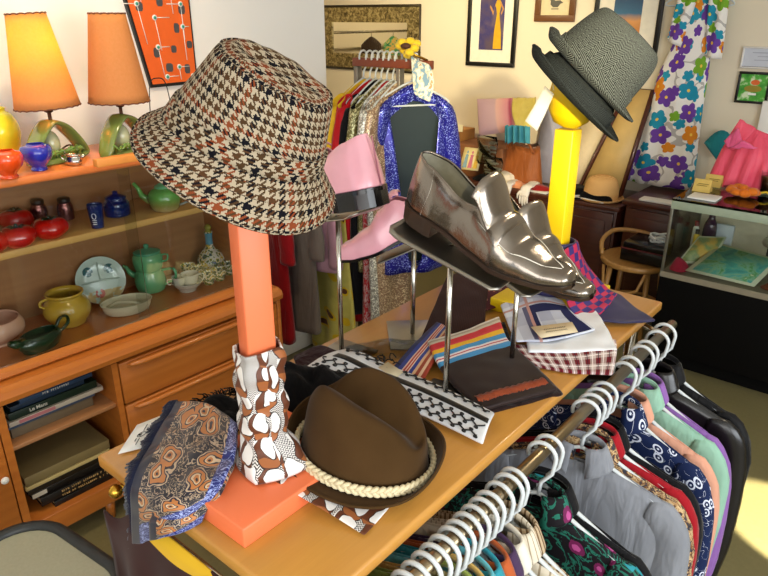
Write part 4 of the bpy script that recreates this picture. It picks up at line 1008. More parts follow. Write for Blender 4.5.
# two lamps
t = T('lamp_shade_paper', .8, 0, .2); o_ = t.tc('Object'); t.color(t.mix(t.noise(o_, 120, 3), 'cf8750', 'de9a64'))
tl = t.n.new('ShaderNodeBsdfTranslucent'); tl.inputs[0].default_value = lin('f0d020'); ms = t.n.new('ShaderNodeMixShader'); ms.inputs[0].default_value = .35
t.l.new(t.b.outputs[0], ms.inputs[1]); t.l.new(tl.outputs[0], ms.inputs[2]); t.l.new(ms.outputs[0], t.out.inputs[0]); M['shade'] = t.mat
def lamp(px, py, spx, label, light, lean):
    p = at(px, py, z=ZT); o = thing('table_lamp', label, 'lamp', M=TR(p, rz=math.radians(20)))
    # looped ceramic base: an arch of glazed clay over an egg shaped form on a leafy foot
    m = MB(); P = [V((0, -.105, .004)), V((0, -.10, .03)), V((0, -.075, .09)), V((0, -.028, .145)), V((0, .0, .152)), V((0, .045, .128)), V((0, .095, .065)), V((0, .118, .018)), V((0, .10, .004))]
    m.tube([cr(P, k/36) for k in range(37)], [.008+.004*math.sin(PI*k/36) for k in range(37)], 12, flat=3.2, hint=(1, 0, 0)); [setattr(vt.co, 'z', vt.co.z*.84) for vt in m.bm.verts]; m.build('arch', g_lg, o)
    MB().lathe(smooth_prof([(0, 0), (.05, 0), (.052, .012), (.04, .02), (0, .022)]), 32, None, .9, 2.1).build('foot', g_lg, o)
    MB().ball((-.005, -.015, .06), .034, 24, None, (1, .85, 1.3)).build('egg_form', glaze('sage_cream_glaze', 'a8ac84', 'c4c6a0'), o)
    m = MB(); r_ = random.Random(3)
    for k in range(26):
        a = r_.uniform(-.09, .09); m.tube([(.02+.012*r_.random(), a, .018), (.034+.01*r_.random(), a+r_.uniform(-.02, .02), .034+.012*r_.random()), (.046, a+r_.uniform(-.03, .03), .03)], [.006, .005, .001], 6)
    m.build('leaves', glaze('leaf_glaze', '5f8a3a', '86a850'), o)
    MB().tube([(0, 0, .125), (0, 0, .14), (0, 0, .20)], [.011, .006, .006], 12).lathe([(.006, .158), (.014, .162), (.015, .18), (.006, .20)], 16).build('socket', plain('dark_bronze', '4a2e1c', .4, .7), o)
    A = V((0, 0, .185)); 
    Ms = Matrix.Translation(V((0, 0, .176))) @ lean
    m = MB(); m.surf(lambda u, v: Ms @ V(((lerp(.100, .058, v))*math.cos(2*PI*u), lerp(.100, .058, v)*math.sin(2*PI*u), .282*v)), 48, 10, cu=True, us=.6, vs=.3)
    sh = m.build('lamp_shade', M['shade'], o, thick=.0012)
    st = plain('shade_lacing', '6a3a1c', .7)
    for r, z in ((.100, 0), (.058, .282)):
        m = MB(); m.tube([Ms @ V((r*math.cos(a), r*math.sin(a), z+.0025*abs(math.sin(a*(11 if z == 0 else 8))))) for a in [2*PI*k/96 for k in range(96)]], .0024, 6, closed=True); m.build('lacing', st, sh)
    m = MB()
    for k in range(3):
        a = k*2*PI/3; m.tube([Ms @ V((0, 0, .22)), Ms @ V((.059*math.cos(a), .059*math.sin(a), .272))], .0015, 6)
    m.tube([(0, 0, .21), Ms @ V((0, 0, .22))], .003, 6); m.build('spider', M['brass'], sh)
    MB().ball(tuple(Ms @ V((0, 0, .12))), .03, 16).build('bulb', M['white'], o)
    m = MB(); Q = [V((-.06, .06, .012)), V((-.06, .12, .03)), V((-.05, .16, .006)), V((-.08, .20, .004)), V((-.11, .14, .004))]
    m.tube([cr(Q, k/20) for k in range(21)], .003, 6); m.build('cord', plain('brown_cord', '3a2418', .6), o)
    if light:
        l = bpy.data.lights.new('lamp_bulb_light', 'POINT'); l.energy = light; l.color = (1, .80, .35); l.shadow_soft_size = .03
        lo = bpy.data.objects.new('lamp_bulb_light', l); COL.objects.link(lo); lo.location = p+V((0, 0, .176+.20))
lamp(58, 161, 50, 'left table lamp with a glowing tapered orange shade and green looped ceramic base', 5, Matrix.Rotation(math.radians(-3), 4, V(FH)) @ Matrix())
lamp(127, 153, 124, 'right table lamp with a tapered orange paper shade beside the retro picture', 0, Matrix.Rotation(math.radians(0), 4, V(FH)))

# middle shelf
def tomato(px, py, k, label):
    p = at(px, py, z=ZM); o = thing('tomato_jar', label, 'jar', M=TR(p, rz=k), group='tomato jars')
    MB().lathe(smooth_prof([(0, .0), (.03, .0), (.052, .018), (.056, .038), (.045, .058), (.022, .065), (.008, .060), (0, .058)]), 40, lobes=lambda th: 1+.035*math.cos(5*th)).build('body', g_r, o)
    m = MB()
    for j in range(5):
        a = j*2*PI/5; m.tube([(0, 0, .061), (.018*math.cos(a), .018*math.sin(a), .068), (.032*math.cos(a), .032*math.sin(a), .062)], [.005, .005, .001], 6, flat=.5)
    m.tube([(0, 0, .06), (0, 0, .075)], [.005, .004], 8); m.build('stem', g_dk, o)
tomato(20, 246, .3, 'glossy red tomato jar, second from left in the front row'); tomato(52, 237, 1.2, 'glossy red tomato jar at the right of the front row beside the shakers'); tomato(-8, 252, 2, 'glossy red tomato jar cut off at the left edge'); tomato(18, 228, .8, 'darker red tomato jar standing behind the front ones')
def shaker(px, py, label):
    p = at(px, py, z=ZM); o = thing('metal_canister', label, 'canister', M=TR(p), group='canisters on the hutch shelf')
    MB().lathe(smooth_prof([(0, 0), (.024, 0), (.027, .01), (.028, .04), (.024, .058), (.02, .064), (0, .064)]), 28).build('body', plain('rosy_metal', '8a5a58', .22, .9), o)
    MB().lathe([(.021, .064), (.022, .066), (.022, .078), (.016, .082), (0, .083)], 28).build('lid', plain('dark_lid', '2a2424', .4, .5), o)
shaker(41, 221, 'rosy metal canister with a dark lid, left of the two behind the tomatoes'); shaker(67, 219, 'rosy metal canister with a dark lid, right of the two behind the tomatoes')
t = T('blue_glass', .05, 0, .5, coat=.6); t.color('0a2a78'); t.inp('Transmission Weight', .35); bg_ = t.mat
o = pot('tumbler', 'small dark blue glass tumbler with a white emblem', 'tumbler', 98, 227, ZM, [(0, 0), (.019, 0), (.021, .004), (.026, .075), (.024, .075), (.018, .01), (0, .008)], bg_)
m = MB()
P_ = [( .0235*math.cos(a), .0235*math.sin(a)) for a in (0,)]
def on_t(a, z): r = .0205+.0055*(z/.075)+.0012; th = -.75+a; return V((r*math.cos(th), r*math.sin(th), z))
m.tube([on_t(.28*math.cos(b), .045+.010*math.sin(b)) for b in [2*PI*k/20 for k in range(20)]], .0012, 5, closed=True)
for k in range(3): m.tube([on_t(a, .016+.007*k) for a in (-.3, -.1, .1, .3)], .0016, 5)
tag(m.build('emblem', M['white'], o), 'white printed emblem')
o = pot('blue_jar', 'squat cobalt blue glass jar with lid beside the tumbler', 'jar', 118, 215, ZM, [(0, 0), (.04, 0), (.046, .012), (.046, .045), (.036, .058), (.036, .064)], bg_)
MB().lathe([(.038, .064), (.038, .070), (.02, .078), (.009, .08), (.010, .09), (0, .093)], 28).build('lid', bg_, o)
t = T('teapot_glaze', .12, 0, .5, coat=.6); z_ = t.sep(t.tc('Object'))[2]; t.color(t.ramp((z_*11).min(1), [(0, 'b5a070'), (.25, '8f8a4a'), (.55, '5fa04a'), (1, '6ab860')])); g_tp = t.mat
o = pot('teapot', 'faceted green teapot fading to tan on the middle shelf', 'teapot', 166, 210, ZM, [(0, 0), (.036, 0), (.05, .014), (.056, .04), (.05, .066), (.032, .078), (.026, .08)], g_tp, seg=10, yaw=-.9, k=1.12)
MB().lathe(smooth_prof([(.03, .078), (.028, .086), (.012, .094), (.006, .098), (.009, .106), (0, .112)]), 20).build('lid', g_g, o)
dR = V((.64, .77, 0)); 
MB().tube([(0, -.05, .03), (0, -.078, .05), (0, -.088, .075), (0, -.102, .092)], [.014, .010, .007, .006], 10).build('spout', g_tp, o)
loop_handle(o, plain('pale_grey_glaze', '9aa0a0', .2), [(0, .048, .062), (0, .085, .068), (0, .092, .04), (0, .052, .02)], .006)

# lower shelf
pot('bowl', 'blush pink footed bowl at the left end of the lower shelf', 'bowl', 0, 343, ZB, [(0, 0), (.035, 0), (.04, .008), (.075, .035), (.08, .06), (.07, .082), (.066, .080), (.074, .06), (.068, .04), (0, .015)], g_pe, k=1.12)
o = pot('pitcher', 'low dark green gravy boat with a loop handle on the hutch ledge', 'gravy boat', 42, 348, ZB, [(0, 0), (.032, 0), (.04, .012), (.046, .03), (.040, .046), (.036, .048), (.04, .03), (.03, .014), (0, .01)], g_dk, sx=.8, sy=1.45, yaw=.25, k=1.22)
MB().tube([(0, -.05, .036), (0, -.075, .044), (0, -.088, .052)], [.017, .012, .008], 10).build('spout', g_dk, o); loop_handle(o, g_dk, [(0, .052, .038), (0, .07, .062), (0, .092, .062), (0, .094, .040), (0, .06, .022)], .006)
o = pot('bean_pot', 'round mustard yellow pot with a rolled rim', 'pot', 70, 323, ZB, [(0, 0), (.05, 0), (.066, .018), (.082, .05), (.076, .085), (.06, .105), (.058, .112), (.066, .120), (.064, .126), (.056, .122), (.053, .11), (.07, .08), (.072, .04), (0, .01)], g_mu)
loop_handle(o, g_mu, [(0, -.058, .115), (0, -.085, .112), (0, -.09, .095), (0, -.076, .085)], .007)
t = T('grill_plate', .15, 0, .5, coat=.6); u, v, _ = t.sep(t.tc('Object')); c = t.mix(t.noise(t.tc('Object'), 18, 3), 'b7ccc6', 'ccdcd4'); n = t.noise(t.tc('Object'), 55, 3)
c = t.mix((v > -.005)*(((u.abs()-.035)*(u.abs()-.035)+(v-.035)*(v-.035)).sqrt() < .017)*(n > .42), c, '2f5f66'); c = t.mix((v < -.035)*(n > .45), c, 'c9b07a'); c = t.mix((((u+.01)*(u+.01)+(v+.045)*(v+.045)).sqrt() < .016)*(n > .42), c, 'c0564a'); t.color(c)
pp = at(103, 306, z=ZB); nrm = V((math.cos(math.radians(20)), -.25, .0)).normalized(); zz_ = (nrm+V((0, 0, .34))).normalized(); xx_ = UP.cross(zz_).normalized(); yy_ = zz_.cross(xx_)
po = pp+yy_*.092+V((-.015, .02, .002))
o = thing('divided_plate', 'pale blue three section plate with painted fruit leaning on the hutch back', 'plate', M=basis(xx_, yy_, zz_, po) @ Matrix.Scale(1.13, 4))
MB().lathe(smooth_prof([(0, 0), (.055, .0), (.066, .006), (.080, .012), (.081, .0145), (.066, .009), (.05, .004), (0, .0035)]), 48).build('dish', t.mat, o)
m = MB(); m.tube([(0, -.0, .005), (0, .064, .006)], .003, 6).tube([(-.066, -.004, .006), (0, 0, .005), (.066, -.004, .006)], .003, 6); m.build('divider', plain('pale_ridge', 'c3d4cc', .2), o)
o = pot('divided_dish', 'oval cream dish with a divider and scalloped rim', 'dish', 128, 311, ZB, [(0, 0), (.055, 0), (.07, .01), (.078, .032), (.080, .036), (.076, .035), (.068, .014), (0, .006)], g_cr, sx=.72, sy=1.0, yaw=-.25, lobes=lambda th: 1+.012*math.cos(18*th), k=1.2)
MB().tube([(-.035, -.055, .012), (-.015, -.02, .03), (.01, .02, .03), (.03, .055, .012)], .006, 8).build('divider', g_cr, o)
o = pot('coffee_pot', 'two tier jade green drip coffee pot', 'coffee pot', 152, 290, ZB, [(0, 0), (.038, 0), (.05, .012), (.054, .04), (.046, .075), (.042, .082), (.046, .085), (.050, .10), (.052, .125), (.046, .14), (.044, .142)], g_g, yaw=-.9, k=1.15)
MB().lathe(smooth_prof([(.046, .142), (.045, .15), (.018, .158), (.008, .160), (.010, .168), (.006, .174), (0, .175)]), 28).build('lid', glaze('deep_jade', '3f9a78', '56b08a'), o)
MB().tube([(0, -.045, .05), (0, -.072, .066), (0, -.082, .085), (0, -.094, .09)], [.013, .009, .007, .006], 10).build('spout', g_g, o)
loop_handle(o, g_g, [(0, .044, .078), (0, .088, .084), (0, .092, .05), (0, .048, .022)], .007); loop_handle(o, g_g, [(0, .046, .135), (0, .072, .138), (0, .070, .118), (0, .05, .11)], .005)
# saucer bowl holding two small cups, decanter and cordial cups
pb = at(188, 290, z=ZB)
t = T('painted_china', .15, 0, .5, coat=.6); n = t.noise(t.tc('Object'), 60, 3); t.color(t.ramp(n, [(0, '3a4a6a'), (.36, '6a7a3a'), (.44, 'dcd8ca'), (.53, 'd8b23a'), (.58, '55733a'), (.65, '2c3c4c')], True)); chn = t.mat
china = glaze('white_china', 'dcd8ca', 'e9e6dc')
pot('bowl', 'small white china bowl holding two cups beside the coffee pot', 'bowl', 188, 290, ZB, [(0, 0), (.026, 0), (.03, .006), (.048, .028), (.052, .034), (.049, .033), (.04, .018), (0, .008)], china, k=1.2)
def cup(p, s_, mat, label, handle=True, yaw=0):
    o = thing('cup', label, 'cup', M=TR(p, rz=yaw), group='small china cups')
    MB().lathe(smooth_prof([(0, 0), (.014*s_, 0), (.018*s_, .006*s_), (.026*s_, .036*s_), (.028*s_, .042*s_), (.025*s_, .041*s_), (.018*s_, .012*s_), (0, .006*s_)]), 24).build('body', mat, o)
    if handle: loop_handle(o, mat, [(0, .024*s_, .034*s_), (0, .042*s_, .034*s_), (0, .040*s_, .016*s_), (0, .020*s_, .014*s_)], .003*s_)
cup(pb+V((.006, .012, .014)), 1.35, china, 'white cup with a loop handle sitting in the china bowl, right one', True, -.3); cup(pb+V((-.012, -.027, .018)), 1.1, china, 'white cup sitting in the china bowl, left one', True, 2.6)
pd = at(212, 276, z=ZB)
o = pot('decanter', 'painted china bottle with a long blue neck behind the small cups', 'decanter', 212, 270, ZB, [(0, 0), (.034, 0), (.044, .015), (.046, .04), (.03, .068), (.014, .085), (.011, .12), (.014, .135), (.013, .137)], chn, k=1.32)
tag(MB().lathe([(.0122, .092), (.012, .12), (.0145, .133)], 20).build('neck_band', glaze('sky_glaze', '4a90b0', '62a8c4'), o), 'blue glazed neck')
MB().lathe(smooth_prof([(.012, .137), (.009, .142), (.012, .15), (.006, .16), (0, .162)]), 16).build('stopper', glaze('gold_green', '8a8a2a', 'a8a040'), o)
for k, (px, py) in enumerate(((209, 284), (220, 280), (189, 276), (197, 279), (229, 274))):
    cup(at(px, py, z=ZB), 1.2, chn, ['painted handleless cup in front of the decanter, left of the pair', 'painted handleless cup in front of the decanter, right of the pair', 'painted cup behind the white china bowl, farther one', 'painted cup behind the white china bowl, nearer one', 'painted cup right of the decanter by the orange post'][k], False)

# retro picture on the left wall
def wallpic_l(pts, x): return [V((x, y, z)) for y, z in pts]
o = world_thing('retro_picture', 'orange trapezoid picture with turquoise dots and white lines on the left wall', 'picture', (-2.6, 1.65, 1.5))
poly = [(1.585, 1.520), (1.815, 1.522), (1.815, 2.06), (1.475, 2.06)]
Mw = basis((0, 1, 0), (0, 0, 1), (1, 0, 0), (-2.6, 0, 0))
ctr = (sum(p[0] for p in poly)/4, sum(p[1] for p in poly)/4)
MB().prism(poly, .018, Mw, bev=.002).build('frame', M['black'], o)
inn = [(lerp(p[0], ctr[0], .07), lerp(p[1], ctr[1], .05)) for p in poly]
MB().prism(inn, .003, Mw, z0=.0185).build('panel', plain('atomic_orange', 'e8641a', .5, var=.08), o)
r_ = random.Random(8); M['slate'] = plain('slate', '4a4a4c', .6); M['turq'] = plain('turquoise', '2aa08a', .5)
def lp(a, b): # fraction in panel
    A_ = V((*inn[0], 0)).lerp(V((*inn[1], 0)), a).lerp(V((*inn[3], 0)).lerp(V((*inn[2], 0)), a), b); return (A_.x, A_.y)
for a, b in ((.12, .60), (.36, .50), (.30, .28), (.85, .60), (.84, .43), (.65, .12), (.35, -.0+.05), (.93, .04), (.2, .85), (.7, .9)):
    mw, mt_ = MB(), MB(); c_ = lp(a, b); mw.lathe([(.011, 0), (.011, .002), (0, .002)], 16, Mw @ Matrix.Translation(V((*c_, .0218)))); mt_.lathe([(.006, 0), (.006, .0035), (0, .0035)], 12, Mw @ Matrix.Translation(V((*c_, .0218))))
    a2 = a+r_.choice((-.24, .26, .22)); p1 = lp(min(.96, a2), b); p2 = lp(a, max(.02, b-r_.uniform(.22, .42))); mw.tube([Mw @ V((*c_, .0222)), Mw @ V((*p1, .0222))], .0018, 4); mw.tube([Mw @ V((*c_, .0222)), Mw @ V((*p2, .0222))], .0018, 4); tag(mt_.build('dot_centre', M['turq'], mw.build('white_line', M['white'], o)), 'turquoise dot')
for a, b in ((.15, .58), (.5, .62), (.86, .56), (.72, .42), (.25, .24), (.6, .26), (.93, .29), (.44, .12), (.82, .10), (.3, .8), (.6, .82)):
    c_ = lp(a, b); md = MB(); w_, h_ = r_.uniform(.012, .017), r_.uniform(.014, .02); md.prism([(c_[0]-w_, c_[1]-h_*.6), (c_[0]-w_*.6, c_[1]-h_), (c_[0]+w_*.7, c_[1]-h_), (c_[0]+w_, c_[1]-h_*.5), (c_[0]+w_, c_[1]+h_*.6), (c_[0]+w_*.5, c_[1]+h_), (c_[0]-w_*.7, c_[1]+h_), (c_[0]-w_, c_[1]+h_*.5)], .0012, Mw, z0=.0216); md.build('grey_patch', M['slate'], o)
# wire plant hook in front of picture
pw = at(152, 150, z=ZT); o = thing('wire_easel', 'thin black wire stand with a rounded loop behind the right lamp', 'stand', M=TR((-2.47, pw.y+.22, ZT), rz=HA))
P = [V((0, -.055, 0)), V((0, -.05, .08)), V((0, -.035, .20)), V((0, 0, .222)), V((0, .035, .20)), V((0, .05, .08)), V((0, .055, 0))]
MB().tube([cr(P, k/30) for k in range(31)], .0022, 6).build('wire_loop', M['black'], o)
MB().tube([(0, -.05, .08), (.0, .05, .08)], .002, 6).tube([(0, -.055, .003), (.06, -.055, .003)], .002, 6).tube([(0, .055, .003), (.06, .055, .003)], .002, 6).build('cross_wire', M['black'], o)

# padded chair in the lower left corner
cm_ = TR((-1.455, .285, 0), rz=math.radians(6)); ch = thing('folding_chair', 'folding chair with a cream vinyl seat and black metal rim in the lower left corner', 'chair', M=cm_)
def rrect(hx, hy, r, n=8):
    out = []
    for cx, cy, a0 in ((hx-r, hy-r, 0), (-hx+r, hy-r, PI/2), (-hx+r, -hy+r, PI), (hx-r, -hy+r, 1.5*PI)):
        for k in range(n+1): a = a0+k/n*PI/2; out.append((cx+r*math.cos(a), cy+r*math.sin(a)))
    return out
zs_ = .50
m = MB(); m.tube([(x, y, zs_) for x, y in rrect(.225, .26, .12)], .016, 12, closed=True, hint=(0, 0, 1)); m.build('seat_rim', plain('charcoal_metal', '2c2e2e', .45), ch)
t = T('cream_vinyl', .45, 0, .4); t.color(t.mix(t.noise(t.tc('Object'), 120, 2), 'a8a48a', 'b9b59a')); t.bump(t.noise(t.tc('Object'), 260, 2), .15, .001)
MB().prism(rrect(.216, .251, .112), .022, z0=zs_-.022, bev=.008).build('seat_pad', t.mat, ch)
for x, y in ((.18, .2), (-.18, .2), (.18, -.2), (-.18, -.2)): MB().tube([(x, y, zs_-.005), (x*1.08, y*1.12, 0.0)], .012, 10).build('leg', M['black'], ch)
m = MB(); m.tube([(-.20, -.25, zs_), (-.20, -.30, .85), (-.12, -.31, .90), (.12, -.31, .90), (.20, -.30, .85), (.20, -.25, zs_)], .013, 10); m.build('back_frame', M['black'], ch)
m = MB(); m.surf(lambda u, v: V((lerp(-.19, .19, u), -.285-.02*math.sin(PI*u)-.03*v*.5, lerp(.66, .87, v))), 12, 8); m.build('backrest', t.mat, ch, thick=.02)
# ------------------------------------------------------------------ garment rack by the back wall
RY, RZ2 = 2.62, 1.60; RXE = -1.90
def ry(x): return RY+(x+1.93)*.05
RA = math.atan(.05)
gr = world_thing('garment_rack', 'metal garment rack with a wooden bar full of dresses near the back wall', 'garment rack', (-2.25, RY, 0))
MB().box((0, 0, RZ2-.015), (.46, .04, .04), TR((-2.135, ry(-2.135), 0), rz=RA), .004).build('bar', plain('rack_bar_wood', '7a3a22', .4, var=.15), gr)
for x in (-2.085, -2.345):
    Mu = TR((x, ry(x), 0), rz=RA)
    MB().b2((-.012, -.02, .06), (.012, .02, RZ2-.036), Mu, .003).build('upright', plain('grey_metal_upright', '8a8478', .35, .8), gr)
    MB().b2((-.02, -.24, .03), (.02, .24, .06), Mu, .003).build('foot', plain('grey_metal_foot', '7a756c', .35, .8), gr)
def sequin(name, base, spark, scale=260, metal=.4, amt=.30):
    t = T(name, .28, metal, .7); uv = t.tc('UV'); d, c = t.vor(uv, scale, out=('Distance', 'Color')); r = t.sep(c)[0]
    n = t.noise(uv, 14, 2)
    t.color(t.mix((r > (1-amt))*(n > .38), t.mix(r, base, tuple(x*.6 for x in lin(base)[:3])), spark)); t.bump(r, .7, .003); return t.mat
def dress(name, mat, label, cat, x, top, bottom, hw0, hw1, seed=0, thick=.045, yaw=0, sleeve=0, slmat=None, vneck=0, flare=1):
    o = thing(name, label, cat, M=TR((x, ry(x), 0), rz=PI/2+RA+yaw), group='garments on the back rack')
    def f(u, v):
        th = 2*PI*u
        if vneck:
            dl = math.asin(min(.95, (.13*(1-.75*v/vneck)/hw0)))*sst(1.02, .9, v) if v < 1 else 0
            th = 1.5*PI+dl+u*(2*PI-2*dl)
        c, s = math.cos(th), math.sin(th)
        w = lerp(hw0, hw1, v**1.2); xx = w*math.copysign(abs(c)**.85, c)
        d = .008+thick*sst(0, .3, v)*(.6+.6*v*flare); n = noise.noise(V((xx*8, seed*3, v)))
        z = lerp(top-.10*min(1, abs(xx)/max(hw0, .01))**1.3, bottom, v)
        return V((xx, d*s*(1+.35*n)+.014*math.sin(xx*34+seed+v*2)*sst(.15, 1, v), z))
    m = MB(); m.surf(f, 56, 24, cu=not vneck, us=hw0*4, vs=top-bottom); m.build('body', mat, o, thick=.002)
    if sleeve:
        for q in (-1, 1):
            m = MB()
            def g(u, v):
                th = 2*PI*u; n = noise.noise(V((u*3, v*4, seed+q)))
                return V((q*(hw0-.02+.05*math.sin(min(1, v*1.3)*PI/2))+.05*(1+.15*n)*math.cos(th)*sst(-.3, .1, v), .03*math.sin(th)*(1+.3*n), top-.085-sleeve*v+.03*(1-v)*math.cos(th)*(-q)))
            m.surf(g, 20, 14, cu=True, us=.3, vs=sleeve); m.build('sleeve', slmat or mat, o, thick=.002)
    return o
rackH = None
blue = sequin('blue_sequins', '1414a0', 'a8b8ff', 300, .35, .16)
jk = dress('sequin_jacket', blue, 'royal blue sequin jacket with a deep open neck on the back rack', 'jacket', -2.000, 1.50, .56, .178, .175, 1, .04, sleeve=.50, vneck=.85, yaw=-.62)
m = MB(); m.surf(lambda u, v: V((.165*(2*u-1), .012, lerp(1.475-.07*abs(2*u-1), .60, v))), 10, 10); tag(m.build('lining', plain('dark_teal_lining', '16282c', .6), jk), 'dark lining')
DL = [(-2.095, None, 'peach gold sequinned jacket next to the blue sequin jacket on the back rack', 'jacket', sequin('peach_sequins', 'b08a6a', 'f0d8b0', 220, .3, .3), 1.505, .30, .21, .16, .5),
 (-2.13, None, 'silver white beaded dress with sparkling shoulders on the back rack', 'dress', sequin('silver_sequins', 'a8a498', 'fffdf0', 180, .35, .4), 1.505, .22, .21, .20, .3),
 (-2.165, None, 'red dress with pale leaf print between the silver and red dresses', 'dress', printmat('red_print', ['c9a0a0', 'b02a30'], 26, '8a0c18'), 1.505, .18, .18, .20, 0),
 (-2.2, None, 'olive gold lame top on the back rack', 'top', sequin('olive_lame', '7a7440', 'd8d4a0', 160, .45, .35), 1.505, .55, .21, .18, .4),
 (-2.235, None, 'black evening dress with a white collar on the back rack', 'dress', fabric('evening_black', '0b0b10'), 1.505, .30, .20, .20, .3),
 (-2.27, None, 'bright red long dress on the back rack', 'dress', fabric('scarlet', 'b00a16', 'c81420', .6), 1.505, .25, .22, .19, .45),
 (-2.31, None, 'yellow satin jacket on the back rack behind the red dress', 'jacket', fabric('yellow_satin', 'e0b010', 'f0c828', .5), 1.505, .75, .22, .20, .5)]
t = T('yellow_floral', .7, 0, .25, sheen=.1); uv = t.tc('UV'); d, c = t.vor(uv, 9, out=('Distance', 'Color')); n = t.noise(uv, 20, 3)
cc = t.mix(n, 'a8a04a', 'd0c468'); cc = t.mix(((d+n*.25) < .36), cc, 'cfae1c'); cc = t.mix((d < .15)*(t.sep(c)[0] > .5), cc, '5a3420'); t.color(cc); yfl = t.mat
for k, (x, _, lab, cat, mat, top, bot, a, b, sl) in enumerate(DL):
    dress({'jacket': 'evening_jacket', 'top': 'evening_blouse', 'dress': 'evening_dress'}[cat], mat or yfl, lab, cat, x, top, bot, a, b, k+2, .035 if mat else .06, rr.uniform(-.05, .05), sl)
lx = lambda y: -2.49+(y-2.0)*.46+(-.08 if 2.35 < y < 2.45 else -.10 if y > 2.48 and y < 2.53 else 0)
lr = world_thing('wall_rail', 'low garment rail on the left wall beyond the hutch', 'rail', (-2.42, 2.2, 1.14)); MB().tube([(lx(1.90), 1.90, 1.14), (lx(2.56), 2.56, 1.14)], .012, 10).build('rail', M['chrome'], lr)
for y in (1.92, 2.54): MB().tube([(lx(y), y, 1.14), (-2.6, y, 1.14)], .009, 8).build('bracket', M['chrome'], lr)
for y, nm, mat, lab, cat, bot, a, b, sl in ((2.40, 'long_dress', yfl, 'pale yellow floral long dress hanging behind the check hat', 'dress', .04, .14, .23, 0), (2.50, 'long_dress', fabric('low_black', '0d0b0e'), 'plain black dress behind the yellow floral dress on the low rail', 'dress', .28, .12, .13, 0),
        (2.31, 'draped_blouse', fabric('mauve', 'b07e92', 'c49aa6'), 'mauve pink draped blouse hanging past the end of the sideboard', 'blouse', .58, .11, .13, .36), (2.20, 'long_dress', fabric('taupe', '6a6058'), 'grey taupe dress between the mauve blouse and the sideboard', 'dress', .25, .11, .12, .3), (2.08, 'long_dress', fabric('wine_velvet', '8a0a12'), 'dark red velvet dress nearest the end of the sideboard', 'dress', .22, .10, .11, .3)):
    o = dress(nm, mat, lab, cat, 0, 1.06, bot, a, b, int(y*50), .03, 0, sl); o.matrix_world = TR((lx(y), y, 0), rz=rr.uniform(-.1, .1)-.2); o['group'] = 'garments on the low rail'
    MB().tube([(0, 0, .985), (0, 0, 1.14), (0, .012, 1.156)], .004, 6).build('hanging_hook', M['chrome'], o)
for k, x in enumerate([-2.015]+[q[0] for q in DL]):
    lab = 'white hanger carrying the '+ (['blue sequin jacket']+[re.split(' (?:with|next|third|directly|between|hanging|behind|far|at|on) ', q[2])[0] for q in DL])[k]
    Mx = TR((x, ry(x), RZ2+.016), rz=PI/2+RA+(rr.uniform(-.05, .05) if k else -.62))
    if rackH is None:
        rackH = thing('clothes_hanger', lab, 'hanger', M=Mx, group='hangers on the back rack'); hanger_parts(rackH)
    else: copy_tree(rackH, Mx, lab)
# trimmings on the near end of the rack
o = world_thing('fabric_flower', 'yellow fabric flower with a brown centre pinned on top of the rack end', 'flower', (-1.93, RY, RZ2+.01))
fc = at(408, 48, d=3.02); m = MB(); r_ = random.Random(5)
for k in range(9):
    a = k*2*PI/9; m.ball(tuple(fc+V((.036*math.cos(a), .024*math.sin(a*2), .028*math.sin(a)))), .024, 10, None, (1, 1, .8))
m.build('petals', fabric('yellow_petals', 'd8b420', 'f0d040'), o); MB().ball(tuple(fc+V((.01, -.03, .01))), .022, 12, None, (1.2, .9, .6)).build('centre', plain('brown_felt_centre', '4a2a18', .8), o)
MB().tube([fc+V((0, .01, -.02)), V((-1.93, RY, RZ2+.006))], .006, 6).build('pin', M['brass'], o)
o = world_thing('hanging_scarf', 'small pale blue and floral scarf hanging at the end of the back rack', 'scarf', (-1.9, RY, RZ2))
m = MB(); m.surf(patch([[at(411, 56, d=2.96), at(421, 62, d=2.94)], [at(412, 72, d=2.92), at(430, 66, d=2.92)], [at(414, 92, d=2.90), at(434, 84, d=2.90)], [at(420, 98, d=2.90), at(430, 102, d=2.90)]]), 12, 16, us=.15, vs=.25)
t = T('pale_floral', .7, 0, .3); n = t.noise(t.tc('UV'), 26, 2); t.color(t.ramp(n, [(0, '7a9ab0'), (.45, 'c8c4ac'), (.52, 'e8e4d4'), (.62, 'c49a70')], True)); m.build('cloth', t.mat, o, thick=.004)

# ------------------------------------------------------------------ back wall pictures and mirror
WY = 4.5
def pic(name, label, x0, x1, z0, z1, fw_, fmat, matw, matmat, art, depth=.022, fcol=None, cat='picture', ytilt=0):
    o = world_thing(name, label, cat, ((x0+x1)/2, WY, z0))
    m = MB(); y0, y1 = WY-depth, WY
    m.b2((x0, y0, z0), (x1, y1, z0+fw_), bev=.003).b2((x0, y0, z1-fw_), (x1, y1, z1), bev=.003).b2((x0, y0, z0+fw_), (x0+fw_, y1, z1-fw_), bev=.003).b2((x1-fw_, y0, z0+fw_), (x1, y1, z1-fw_), bev=.003); m.build('frame', fmat, o)
    MB().b2((x0+fw_, WY-.010, z0+fw_), (x1-fw_, WY-.004, z1-fw_)).build('mount', matmat, o)
    a0, a1, b0, b1 = x0+fw_+matw, x1-fw_-matw, z0+fw_+matw*1.15, z1-fw_-matw*1.15
    MB().b2((a0, WY-.013, b0), (a1, WY-.0101, b1)).build('print', art, o)
    return o, (a0, a1, b0, b1)
def flat(o, nm, mat, box, polys, y=.0145):
    a0, a1, b0, b1 = box; m = MB()
    for poly in polys: m.prism([(lerp(a0, a1, p[0]), lerp(b0, b1, p[1])) for p in poly], .001, basis((1, 0, 0), (0, 0, 1), (0, -1, 0), (0, WY-y+.001, 0)))
    return m.build(nm, mat, o)
def ell(cx, cy, rx, ry, n=18): return [(cx+rx*math.cos(2*PI*k/n), cy+ry*math.sin(2*PI*k/n)) for k in range(n)]
